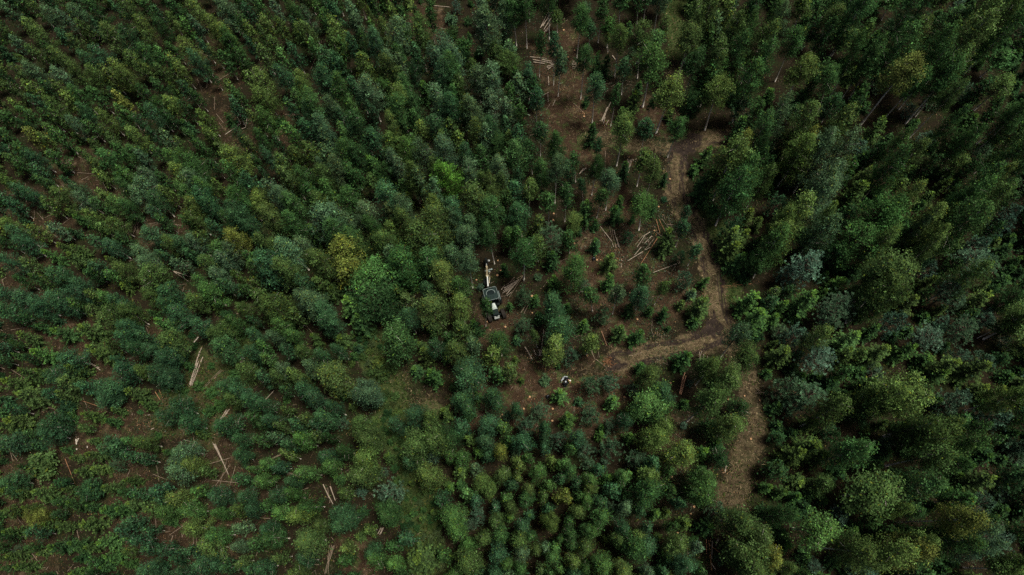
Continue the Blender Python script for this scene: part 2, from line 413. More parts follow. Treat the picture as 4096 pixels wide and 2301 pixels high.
# trees whose foot and tip can both be seen: foot x,y, tip x,y, crown width, kind + colour
T = {
(2,0): """150,490,103,-130,150bg 178,215,158,-160,150bg 45,465,0,-70,190bg 375,400,380,-180,150bg 478,140,474,-250,130bg 645,130,660,-250,130bd 455,330,455,110,120bo
275,775,285,305,105bg 418,855,425,310,115bt 462,970,500,480,140bk 650,590,700,35,175bg 865,430,930,-30,140bg 775,510,795,200,130bt 690,1000,745,450,165bg 1030,775,1110,230,150bo
965,525,970,330,60by 1075,280,1110,-90,140bg 955,480,980,190,140bg 1255,245,1275,-100,120bd 1260,795,1320,205,170bo 1325,210,1360,-140,120bd 1410,415,1540,-230,160bk 1100,955,1130,580,130bt
1315,1075,1470,485,285bl 1450,1340,1640,785,260by 805,1240,870,735,175bt 240,1330,270,860,130bt 283,1576,300,1220,135bt 1650,830,1830,235,230bo 1720,1005,1880,500,215bd
1565,1580,1692,1175,160bg 1290,1576,1370,1200,150bt 1050,1670,1150,1155,220by 1940,1310,2135,780,240by 1250,640,1500,325,170bg""",
(2,1): """430,600,462,105,165bk 640,390,622,70,110bg 800,520,880,108,145bg 940,670,1012,265,175bk 1335,570,1462,185,185bo 1255,430,1345,65,165by 530,785,572,415,140bg 370,810,358,490,140bg
170,720,190,335,140by 120,1375,110,1012,225bg 1275,870,1330,540,225bl""",
(1,1): "2400,1210,2312,825,165bg 2180,1450,2115,1098,195bk 2140,1140,2080,838,175bk",
(1,2): "2312,390,2308,105,128bg",
(2,2): "808,240,792,5,155bg 1010,268,1098,-20,145bk 2095,705,2372,375,200bk 1995,1085,2265,845,230bo 1845,985,2045,735,180bo 2150,860,2425,635,250bo 1760,1346,2130,1060,280bo",
(3,0): """815,1000,1130,470,210bg 930,1260,1535,555,265bY 1170,1195,1650,670,190bg 1385,1245,1980,585,240bg 1420,1390,1995,805,170bo 795,370,1010,-60,210bg 70,820,335,270,185bg 130,1080,440,560,235by
490,1150,655,655,200bg 250,320,380,-60,180bo 430,520,735,35,175bo 640,560,830,300,250bo 1580,210,1840,-150,200bo 1140,200,1310,-100,200bg 2130,780,2405,505,210bg 2070,1110,2465,755,225bo 2100,1446,2576,1040,210bg""",
(3,1): "160,350,420,-40,260by",
(3,2): "2165,522,2700,265,300bo",
(3,3): "1180,350,1890,215,300bo 1290,915,2175,875,270bY 430,1165,1055,1230,265bo 1960,1375,2570,1400,250bo 760,655,1235,575,430bo 250,980,650,990,340bl",
}
# other crowns: centre x,y, width, kind + colour
C = {
(0,0): """100,110,130bk 340,60,120bo 480,170,160bk 790,150,190bk 420,360,150bo 60,330,120bo 960,90,170bd 1300,90,180bo 1180,60,90bt 1420,260,140by 1600,270,150bd 1080,340,220bo 1260,360,200bd 820,280,120bo 760,440,130bo
600,560,150bo 350,500,110bo 640,160,100bk 1850,270,110bl 1850,140,100bg 1950,80,140by 2250,60,200bk 2330,160,90bt 2140,250,180by 2240,330,180by 2300,420,180bg 1960,230,100bk 1830,290,90by 1900,480,170by 1960,600,160bt
1760,600,110by 1820,700,110by 2040,450,90bt 2140,520,80bo 2260,600,120bg 2120,740,80bg 2500,300,110by 2440,560,120bg 2540,800,130by 1480,520,160bg 1620,560,130bg 1350,620,170bo 1190,700,180by 1020,560,200bt 880,600,140bt
920,740,160bo 740,700,150bo 600,760,150bk 300,690,150bk 180,720,110bo 120,860,120bo 600,880,130bo 680,980,130by 780,960,140bg 960,960,130bg 1090,760,120by 1270,780,150bo 1180,960,120bd 1460,940,130bd 1600,850,130bg
1860,890,110bt 1960,950,90bg 1700,1020,140by 1620,1060,150bg 1560,1120,160bt 1700,1180,120bd 1200,1010,120bY 1060,1180,140by 1240,1120,120bl 820,1120,140bt 560,1050,140bo 590,1180,120bo 460,1160,110bg 260,1130,110bg
760,1240,140bk 1340,1360,150by 320,1370,140bY 440,1380,90by 1560,1350,100bt 1660,1380,110bk 2310,890,110by 2390,960,120bg 2320,1060,130bt 2060,1180,130by 2060,1310,110by 2140,1380,110by 2380,1350,120bt 2560,1180,100by""",
(1,0): """60,60,110bg 200,70,110bk 330,90,150bo 100,240,130by 250,250,130bo 370,210,90bt 430,130,130bg 530,200,120bk 640,100,100bl 690,190,90bg 660,40,100bd 810,110,130bt 970,110,130bk 1000,220,110bk 1140,140,100so 1140,270,70bl
1260,280,100by 1240,120,90bg 1380,120,110by 1450,180,120bg 1420,330,200bk 1520,390,110bl 1620,150,80bg 1730,130,120bg 1650,280,150bo 1640,400,140bo 1190,420,150bt 1150,400,100bk 860,470,90bl 960,440,110bt 1050,430,100bg
800,290,140by 740,420,150bo 500,320,160bo 460,330,130by 380,520,130bt 280,590,120bl 590,490,100bl 730,580,140bt 800,640,120bt 880,640,90bd 70,540,130bo 40,350,110bo 60,800,200by 90,950,200bo 280,740,170bt 380,820,130bt
450,780,130by 470,860,130by 690,780,200bt 440,990,120bl 540,1010,160bl 360,1080,110bt 480,1120,110bt 80,1180,150bl 250,1220,100wg 160,1270,120wg 850,850,170bg 1070,650,140by 1300,640,170bo 1350,650,150bk 1470,600,150bg
1440,700,140bk 1900,560,330ck 1750,560,130bk 1980,700,200bg 1880,760,200bt 1590,730,100bt 1430,790,120bo 1500,880,150bg 1680,900,170sg 1300,900,120dl 1130,900,190bk 1010,860,130bt 780,1080,160bk 920,1050,110bg 970,1090,100bl
1420,1010,200by 1440,1100,220bg 1560,1080,180bd 1590,1200,130bg 1400,1260,150bo 1650,1260,130by 1790,1290,160bt 1880,1010,190bk 1960,1080,180bt 2000,960,110bg 2080,1170,110bo 2100,900,130bo 2220,720,150bo 2370,800,190bk
2250,800,200bk 2200,1060,200bk 2230,1300,150bo 2300,1380,130bk 2420,1280,150bt 2540,1080,140bk 2540,1390,90by 2310,250,240bk 2510,150,150bk 2490,400,130sg 1980,330,120wg 2080,480,150wg 2120,600,110wd 1850,1420,120by
1550,1420,110bl 680,1310,190bk 700,1400,120bk 560,1280,150bt 370,1340,130bl 900,1360,120bl 1040,1250,200bd 870,1210,110bt 40,1390,130bg""",
(2,0): """1210,1010,170so 1500,400,170bg 1860,200,170bo 2000,100,200bo 2300,80,150bd 2400,130,170bd 2200,310,170bo 2240,480,190bg 2050,640,190bo 2390,330,160bg 2500,380,200bo 2540,600,160bg 2420,780,220bg 2350,1080,190pk 2300,1280,190sg
2480,1320,200bg 2330,1420,150bY 810,1330,170sd 440,1370,110sg 870,620,150sd 940,640,160sd 50,750,150sd 80,1130,110bg 60,1380,140bt 1780,1080,150dd 1480,240,130dg""",
(3,0): """60,130,120bg 180,180,140bk 900,560,150bg 1040,560,160bg 1300,480,230bg 1480,380,180bo 1700,420,200bg 1800,330,110bo 2040,300,250bo 2150,180,200bo 2250,40,170bo 2400,180,170bo 2380,300,150bg 1700,640,180bg 1900,700,200bo 1850,1180,150bg
2260,960,200bg 2500,1160,150bg 1320,1180,190bk 1500,1060,160bk 110,1190,200bk 390,1200,220bo 720,1290,220bo 860,1230,200bo 590,1370,130by 360,1410,130bY 1100,1290,200so 1310,1420,120bl 2000,1380,150bg 2480,1400,110bo
1650,180,200bo 1400,130,180bg 1200,60,200bg 900,100,200bg 600,300,120bd 2350,1280,180bd 2200,1230,160bd""",
(0,1): """60,60,130bt 110,180,120bo 240,200,120bg 340,120,150bt 540,130,140bg 380,280,130bt 420,360,110bg 830,110,100bo 1040,130,200bg 960,230,130bo 1000,320,110by 1200,80,130bg 1330,100,150bg 1420,140,130bk 1240,270,130bl 1210,340,100bg
1500,300,140bk 1450,420,190bk 1400,500,180bk 1250,430,150bg 1320,350,110bl 60,360,140by 180,450,140bt 300,500,150bt 70,560,120bt 120,620,130bt 560,520,180bo 480,620,130by 790,470,150bk 850,560,150bk 1030,520,130by
1000,590,140bg 1190,600,180bl 1280,640,150bg 1580,580,160bt 1660,500,130by 1720,150,140bl 1850,150,170bl 1780,290,160by 1950,170,150bg 1960,280,150bg 1900,370,200bk 2020,420,150bl 1870,480,150bl 2040,530,190bt 2100,620,150bt
1900,640,160by 1950,760,170bo 2350,130,220by 2330,260,170bg 2500,400,150bt 2430,540,180bl 2400,680,190bt 2450,760,170bt 2290,760,120bg 2540,850,100bt 2140,830,120bt 1880,760,130bg 100,830,150by 170,900,150bt 230,1000,170bt
360,880,130by 560,840,140bk 740,700,150so 820,760,130sg 920,700,120by 960,800,130bo 1060,860,140bo 1170,800,150bo 1510,900,190bt 1560,720,130bt 1640,770,120bg 1680,1000,150bo 1840,970,150bt 1960,990,170bk 2000,940,140bo
2380,950,180bY 2340,1080,170bk 2140,1060,200bl 2080,1180,190bo 2250,1160,170bk 520,1120,150sl 660,1050,150so 800,1060,140so 770,1150,170so 990,990,140bt 1130,1030,150bt 1240,960,130bd 1420,1080,160bk 1470,1190,170bk
1130,1170,120so 1260,1250,170bo 980,1230,140bt 1140,1310,140bl 1640,1100,110bt 1810,1200,140bk 1500,1330,240bo 1900,1100,110bt 300,1220,130bo 90,1200,160bt 560,1290,200bt 380,1360,140sg 780,1390,150bt 480,1380,110bo
2030,1400,150bl 2180,1320,150bk 2400,1330,100by 2540,1250,150bo 60,1000,90bd 2230,1420,110bt 900,1290,120bd""",
(1,1): """130,150,110bt 240,210,150bo 370,160,130bo 460,120,110bo 330,320,140bo 520,330,150bg 590,110,150bo 740,110,150bk 640,200,100bk 800,250,160bk 680,330,150bo 870,80,180bg 1000,90,170bd 1190,230,235sg 140,440,130bk 240,520,180bk
390,610,180bg 700,600,210bo 720,460,130bl 900,530,210bg 150,740,220bo 340,800,170bg 700,780,250bk 780,900,200bg 560,880,190sl 1100,680,190bk 1180,780,150bg 1320,500,230bt 1430,200,130bk 1550,60,150bl 1690,110,180bk
1890,90,180bk 1790,230,130bo 1550,330,170bo 1640,380,140bk 1940,370,215dL 1540,540,150so 1800,460,140bk 2170,270,160bk 2270,130,130bg 2440,220,170bk 2310,340,150bo 2500,380,100bo 2400,480,200co 2250,560,260bo 2360,660,230bg
2540,550,120bg 1480,640,180bk 1500,740,170bo 1370,700,120br 1800,640,150by 1990,640,190bt 1970,760,160bk 1710,800,270bo 1300,900,200bo 1020,950,170bg 1470,950,110so 1700,970,270bo 1480,1180,280bg 1700,1130,200bg 1340,1130,140bk
900,1150,400cY 1040,1100,200do 640,1150,240bo 1240,1350,330dl 1550,1370,190so 1860,1300,220by 340,1050,190bk 200,1050,150bo 60,980,130bo 130,1220,250bt 290,1250,200bo 60,1150,120bg 500,1420,150bt 2540,900,110bl 2500,1250,120sd""",
(2,1): """60,90,200bg 20,470,150bt 80,300,90bt 80,690,200bt 30,900,130bg 180,930,130so 430,930,250pk 300,300,160bg 590,260,110bt 450,30,170bg 740,660,220sg 1080,580,120sg 1060,680,180sd 1420,640,130sd 1540,340,110sd 1140,240,150sd
840,1010,140st 1165,930,115pt 990,1170,190so 980,1380,170sl 400,1150,190sd 620,1240,220bl 440,1390,170sl 710,1380,130pk 1345,1320,140bg 1590,960,230so 1710,1130,120pt 1750,1350,170pk 1930,1390,110sl 130,1420,150bt 1270,330,190bg
2230,150,300bo 2400,320,250bg 2250,460,260bg 1960,370,260sg 1950,110,160sg 2540,350,130bo 2230,960,260so 2330,930,170so 2200,1080,200so 2270,1180,180sg 2480,1200,170dg 2450,1000,150sd 2240,820,200pt 2380,720,140so 2480,790,120so
2540,150,100bd 2480,60,140bd 2030,650,90wg 1530,560,60wt 1240,560,70wt""",
(3,1): """350,50,210by 200,250,200bo 540,100,220bk 720,80,200bk 640,330,220bk 590,430,200bk 520,560,250bk 680,250,150bo 530,880,200bk 560,800,150bo 250,700,250by 180,760,200by 150,950,200by 90,1050,220bl 220,850,130by 100,600,170pt 330,560,130pt
650,650,140so 420,1200,260pn 300,1260,220pn 350,1040,130so 1130,260,200so 980,330,180so 900,480,260so 1290,200,200bg 1430,80,180bo 1550,420,90so 1750,410,130so 1450,560,200by 1100,760,330dl 1200,680,200bg 1290,760,130so
830,1050,280dl 1200,950,150by 1120,1040,170bo 1380,880,170pt 1500,830,140bk 1680,780,200by 1790,760,110bo 1800,600,130bg 1680,960,170by 1580,1100,200pt 1640,1040,170bo 2050,750,300bg 2250,600,200bo 2300,330,170bo 2180,400,220bg
2100,560,250bg 2450,700,170pn 2400,800,160pn 2100,1050,200pn 2160,1010,180pn 2080,1170,240pn 1880,1240,180pg 2080,1290,200bo 1220,1310,400co 1150,1400,250bo 700,1400,170sl 1600,1380,150so 1950,1420,130pn 2180,1420,90so
1850,20,200dd 2400,120,200bg 2470,250,150bd 1620,1240,150pn""",
(0,2): """60,60,150bt 80,220,200bt 250,120,200bt 380,180,180bt 560,100,200bt 640,160,190bt 820,60,170bt 960,60,120by 1060,110,140bl 1170,130,150bt 730,160,120bl 1310,270,170bo 1270,190,110bt 1130,250,200bo 1080,330,190bo 900,420,250so
620,450,210sg 430,400,120sg 260,510,170so 260,330,140bd 420,670,200sl 700,690,220bt 960,620,200so 1030,680,180so 1250,380,170bt 1290,400,150bt 1450,500,120bt 1240,500,170bt 1650,360,190sl 1790,280,200bt 1690,80,230bt 1650,150,150bt
1520,100,150bo 1950,130,180bo 2110,60,200bl 1990,370,160bt 2220,430,300co 2380,380,150bg 2260,600,250bt 2430,200,140bo 1720,540,270bo 1680,650,330ct 1540,640,160bt 1100,580,120bo 1350,600,160bt 1190,720,100bt 1230,850,200bt
1450,850,150by 1650,900,330ct 570,880,200bt 680,930,150bo 760,820,180so 440,850,150so 270,870,170so 150,970,220so 300,1090,250so 650,1070,170so 1060,1050,350ct 1360,1060,190so 850,980,130bt 1490,1180,130so 1800,1200,200bt
1660,1290,150bt 900,1290,150so 1100,1340,130sg 680,1190,150wt 700,1320,140wl 120,1220,130bt 150,1340,250so 60,1380,150so 500,1410,220bt 570,1300,130bt 1900,1360,180bt 2260,1360,220bt 2110,1240,120wl 2220,1190,120wl 2130,1060,110wl
2000,1000,100wl 2350,880,120wl 2120,790,70wl 1860,1040,70wl 1690,1010,80wl 1410,1260,50wl 2480,820,150bo 2540,650,180bt 2540,480,150bt 2540,1130,160bt 2290,960,200bt 2400,1030,150bt 2330,1100,150bo 1170,1240,110so
2540,320,90bt 2280,280,150bd 1950,590,80wd 1930,480,70wd""",
(1,2): """60,90,180bo 180,160,250bo 480,110,160bk 560,160,200bk 660,230,170bt 720,350,200bt 960,180,310sl 1050,350,250sg 1240,130,350dd 1400,500,300bg 1520,310,160bt 1790,200,250bo 2040,190,190by 1780,390,180sg 2210,400,190sd 1680,580,140so
1800,590,140bt 2070,430,150bo 2020,640,180bo 2170,590,150bk 1890,690,130sl 1700,690,190so 1760,880,220sg 2130,860,290bt 2440,540,190bg 2350,690,150by 2050,1130,180bt 2220,1090,150sl 2390,1130,180bt 2350,1360,210bt 1910,1260,190so
1620,1270,190bt 1740,1340,170bo 1430,1390,140bt 1800,1400,180bo 1070,1400,190bo 1080,1050,340ck 770,900,290bo 540,790,170bk 450,920,170bo 370,860,110by 200,900,150bo 260,830,140bk 560,1130,180bt 480,1040,180bt 80,900,130bt
110,700,120bl 50,590,130bl 160,470,150bk 250,360,150bl 350,470,140bl 310,620,130bt 450,620,150bo 590,530,130so 650,660,150bt 820,620,120bt 1010,600,120st 700,1330,180bt 790,1210,130bt 480,1310,120bo 110,1320,160bt 60,1190,150bt
240,1400,120bo 380,1410,130bt 590,1410,120bt 50,1400,80bg 310,1130,70wl 1230,760,130wY 1260,860,160wo 970,770,70wy 1390,800,120wo 1400,1100,100wo 2550,180,90sg 2540,1290,110pk""",
(2,2): """770,110,150bg 110,70,170pk 230,120,130sg 90,350,160pk 400,190,200bt 460,390,230bt 410,620,190by 600,670,170pk 560,190,110sg 730,370,140sl 780,540,160by 920,260,170pk 1195,220,150sd 1310,50,160bt 1390,220,120sg 1530,260,150sd
1080,440,190so 1250,470,190sg 1900,190,250so 2370,140,220sl 1310,790,150sg 1430,890,190bo 1720,730,220sg 1960,800,170bo 1240,1000,150pk 980,930,200pk 810,960,190pk 490,1080,190sl 560,1330,200sl 1010,1150,180sl
260,1240,190pk 40,1230,120bt 120,1400,200pk 780,1270,200pk 1130,1340,130bt 980,1380,150pk 1420,1170,380cl 1500,1090,200bt 1160,1240,150so 1520,1420,200by 1870,1360,250bk 2230,1390,250bo 2500,310,260sl 2560,1150,80xk 900,1410,90sl""",
(3,2): """80,330,150sl 380,130,280sg 550,50,110sl 130,180,140sl 700,180,260pk 640,260,250pk 1110,120,350co 1420,160,190so 1850,50,250pk 1900,120,170pk 2120,130,220so 1730,230,140so 300,470,200pn 490,480,180by 800,550,260sl 780,680,200so
1060,440,160sg 1280,340,200pn 1600,480,240pn 1700,430,150pn 1940,420,250pk 150,660,230so 520,720,280pn 50,570,90so 1120,650,250so 1400,630,190sl 1780,780,260so 2180,720,200pn 2080,830,250so 1950,650,150pn 1680,900,190sg
1320,1050,450cy 1250,1130,250by 2300,1040,180so 2480,1090,200by 1870,1160,220pn 1950,1120,180pn 2300,1260,220pn 2380,1330,150pn 2480,650,150sd 180,1000,220pk 400,1080,260pk 250,1150,200pk 620,1270,220bo 440,1370,160so 620,1400,150pt
1600,1370,350co 1780,1390,180bo 980,980,180sg 2460,400,150dd 2420,130,170dd 2520,320,120bo""",
(0,3): """100,100,220bt 500,30,200bt 430,350,280wo 100,500,200bt 950,240,150so 760,270,100so 1020,370,140sy 1160,350,120pk 820,390,160so 1120,150,230ct 1300,80,110bl 1440,110,160bo 1590,50,80wl 1440,280,120bt 1680,200,100sg 1850,180,200bk
1800,380,230bk 1750,300,150bk 1920,330,180by 2400,80,150bt 2400,250,150bt 2540,370,80bl 2440,480,140bt 2440,650,150bt 890,590,260ct 1110,560,170so 700,590,130so 430,640,200so 100,620,200so 250,600,120so 300,770,120so 750,740,170sg
1400,620,150bt 1320,500,130so 1360,730,170so 1580,550,130bt 1620,690,120bt 1760,690,200by 1530,790,150bo 1690,810,170bl 2000,590,130bl 2190,660,200bt 1910,790,190bl 2210,820,150bl 2500,800,150bt 400,880,200dY 1120,800,220sg
1230,790,150sg 1330,890,130bt 1250,980,150bt 900,940,220so 650,960,130so 500,960,150so 350,1030,140bt 130,1010,150so 1950,960,190by 2190,1040,190bg 2420,970,140bk 2100,1170,220by 1390,1080,150bt 1500,1000,100bt 1690,910,120sg
1060,1120,200sl 600,1170,200sg 770,1160,160sg 920,1170,130so 1480,1180,120bt 1680,1190,130bt 1900,1220,130bt 1120,1280,160sl 1280,1340,120sg 2060,1340,220bt 1750,1290,110bt 1470,1400,200bt 1840,1420,150bt 250,1370,150so
150,1240,150so 200,1180,110xk 770,1420,140sl 1050,1370,120sg 2400,1150,150bk 2500,1400,120bt 40,1260,120so 60,1060,110bd""",
(1,3): """80,90,120bg 230,60,130bk 330,130,130bt 480,90,150bl 600,40,100bo 730,50,100bd 870,170,140bg 1150,60,330co 1600,150,300bo 1800,90,250bo 1330,270,150so 1050,310,260by 1090,420,240bo 1740,410,250by 1770,240,150pn 2050,290,150bl
2040,400,200so 2150,70,150so 2230,200,140sl 2350,120,160bt 2430,170,140bY 1340,620,270pn 1320,830,300cg 880,830,350ct 720,230,160bt 730,340,150bl 110,330,150bl 220,340,130bt 330,240,110by 510,400,160bl 60,480,150bl 340,500,130bt
210,630,150bt 350,650,130bl 430,800,190by 260,840,170bl 540,740,160bg 620,950,130bo 520,1100,250bo 180,1080,180bg 230,1270,120bo 100,980,150bt 60,1370,180bt 400,1390,160bo 480,1310,150bt 1150,1190,170bt 1190,1290,170bl
1650,1290,400so 1930,560,140sl 2050,530,120sg 2300,580,280cy 2480,430,150bo 1950,800,220bl 1990,1000,220bl 2130,1140,150bl 2230,840,150pn 2420,880,150bo 2270,1060,150bo 2450,1060,160bg 2420,1250,190bt 2140,1320,250bo 2540,640,110bl
2520,1330,130bl 2000,1420,140bl 1560,320,130bt 2540,760,130bo 1990,1250,90so""",
(2,3): """120,90,180bt 30,200,120pk 150,250,110bl 470,70,170pk 640,70,150bt 350,180,100bt 420,310,110by 490,330,90bl 560,310,110bl 590,400,130bg 270,430,160bl 890,40,130sl 740,190,170pk 770,320,140pk 940,310,70pn 990,170,230pk 1200,60,150sl
1280,270,210pk 1430,340,150bt 1450,70,220by 1680,200,250by 1940,220,180sl 1400,460,180by 960,480,160sl 1100,470,150bl 1170,440,110bl 760,490,150bl 800,570,130by 500,640,200cY 660,660,110bl 770,700,140bl 690,800,140bo
1350,640,260bg 1180,790,150bk 1000,770,130pk 160,590,130bo 310,650,120bo 150,700,150bg 380,910,230cy 100,960,150bt 860,880,190bl 600,1010,130bg 730,980,140bg 810,1020,130bl 1100,970,170bt 1460,840,150sl 1560,820,130so 1750,920,180so
1970,980,220sd 1920,560,330cl 2280,880,280bo 2100,820,200pk 1070,1080,150bo 1260,1080,150by 1200,1200,250bg 1330,1190,200bt 1480,1060,110so 1680,1150,200bo 940,1080,100so 760,1150,170bo 590,1130,130bg 450,1150,120bl 500,1080,90bl
420,1270,150bl 350,1170,120bk 240,1200,130bo 80,1080,190bo 110,1250,150bk 620,1310,150by 1550,1270,190sl 1740,1350,190bt 920,1370,180bl 1150,1400,170by 760,1380,120bg 490,1410,90bl 280,1410,110bo 1350,1400,120bk 80,1400,130bl
2480,1100,250bo 2400,1290,400co 2480,1400,200by 2560,560,150sg 30,440,100by 1900,400,100bg 1950,690,150sd""",
(3,3): """430,150,300so 540,230,230so 250,250,250so 900,200,280bg 1700,40,200bo 2000,130,200bg 1980,160,170so 1850,330,180bg 1500,520,300bg 2150,520,280so 2250,480,150so 120,620,150sg 300,670,150sg 2150,740,230pn 2050,980,250bk 2350,1060,250pn
1300,760,170by 1440,1290,260bY 1250,1300,300by 1500,1130,220bo 60,1250,200bY 200,1370,150bo 1950,1080,250bg 2200,1250,200bk 2480,1300,170bo 150,850,200bg 650,30,150pg""",
}
HZ = [(300,200,7.0),(1000,200,7.4),(300,900,6.0),(700,1100,6.2),(300,1400,5.8),(300,1900,5.0),(800,1900,6.5),(1100,1500,8),(1200,900,11),(1700,800,11.5),(1500,300,10.5),(2250,300,11),(2600,300,13),(3000,300,14),(3600,400,16),
      (4000,800,16),(3400,900,15),(3100,1000,14),(3300,1400,13),(3800,1700,15),(3500,2100,15),(2800,2000,11),(2400,2000,8.5),(2000,2000,8.5),(1700,1600,9),(2200,1000,10),(2500,1000,10),(1400,2000,9),(2500,1500,9)]
def hz(px, py):
    w = s = 0
    for x, y, h in HZ:
        q = 1 / ((x - px) ** 2 + (y - py) ** 2 + 400) ** 1.5; w += q; s += q * h
    return s / w
ZONE = """aaaaaaaaaaaaahhccchhccc.eeeeeeee
aaaaaaabaaaaaahccchhccc.eeeeeeee
aaaaaabbaaaaaaccccHhhcc.eeeeeeee
aaaaaabbbaaaccccc.HHHccceeeeeeee
aabbaabbbaccccccc.H.....eeeeeeee
abbbaaabbcccccccc.H..H..eeeeeeee
bbbbbaaaccccccccccHhHH..eeeeeeee
bbbbbbacccccccccccHH.H...eeeeeee
bbbbbbbaccccccchhh.....H.eeeeeee
bbbbbbbacccccc..HHHHH.HH..eeeeee
gbbbbbaaccccccc.HHhhhHHH..eeeeee
gbbbbb.baa..cccchhH..hh.e.eeeeee
ggbbb.baaahhcch...H..hee.eeeeeee
gbb...baaah.hccffff.hhee.ehheeee
gggbbbbaaa.hccfffffhfee..eeeeeee
gggggb.baaahhfffffffffe..eeeeeee
gggggbbaaah..ffffffffhh.eeeeeeee
gggggggaah.h.fffffffffheeeeeeeee""".split('\n')
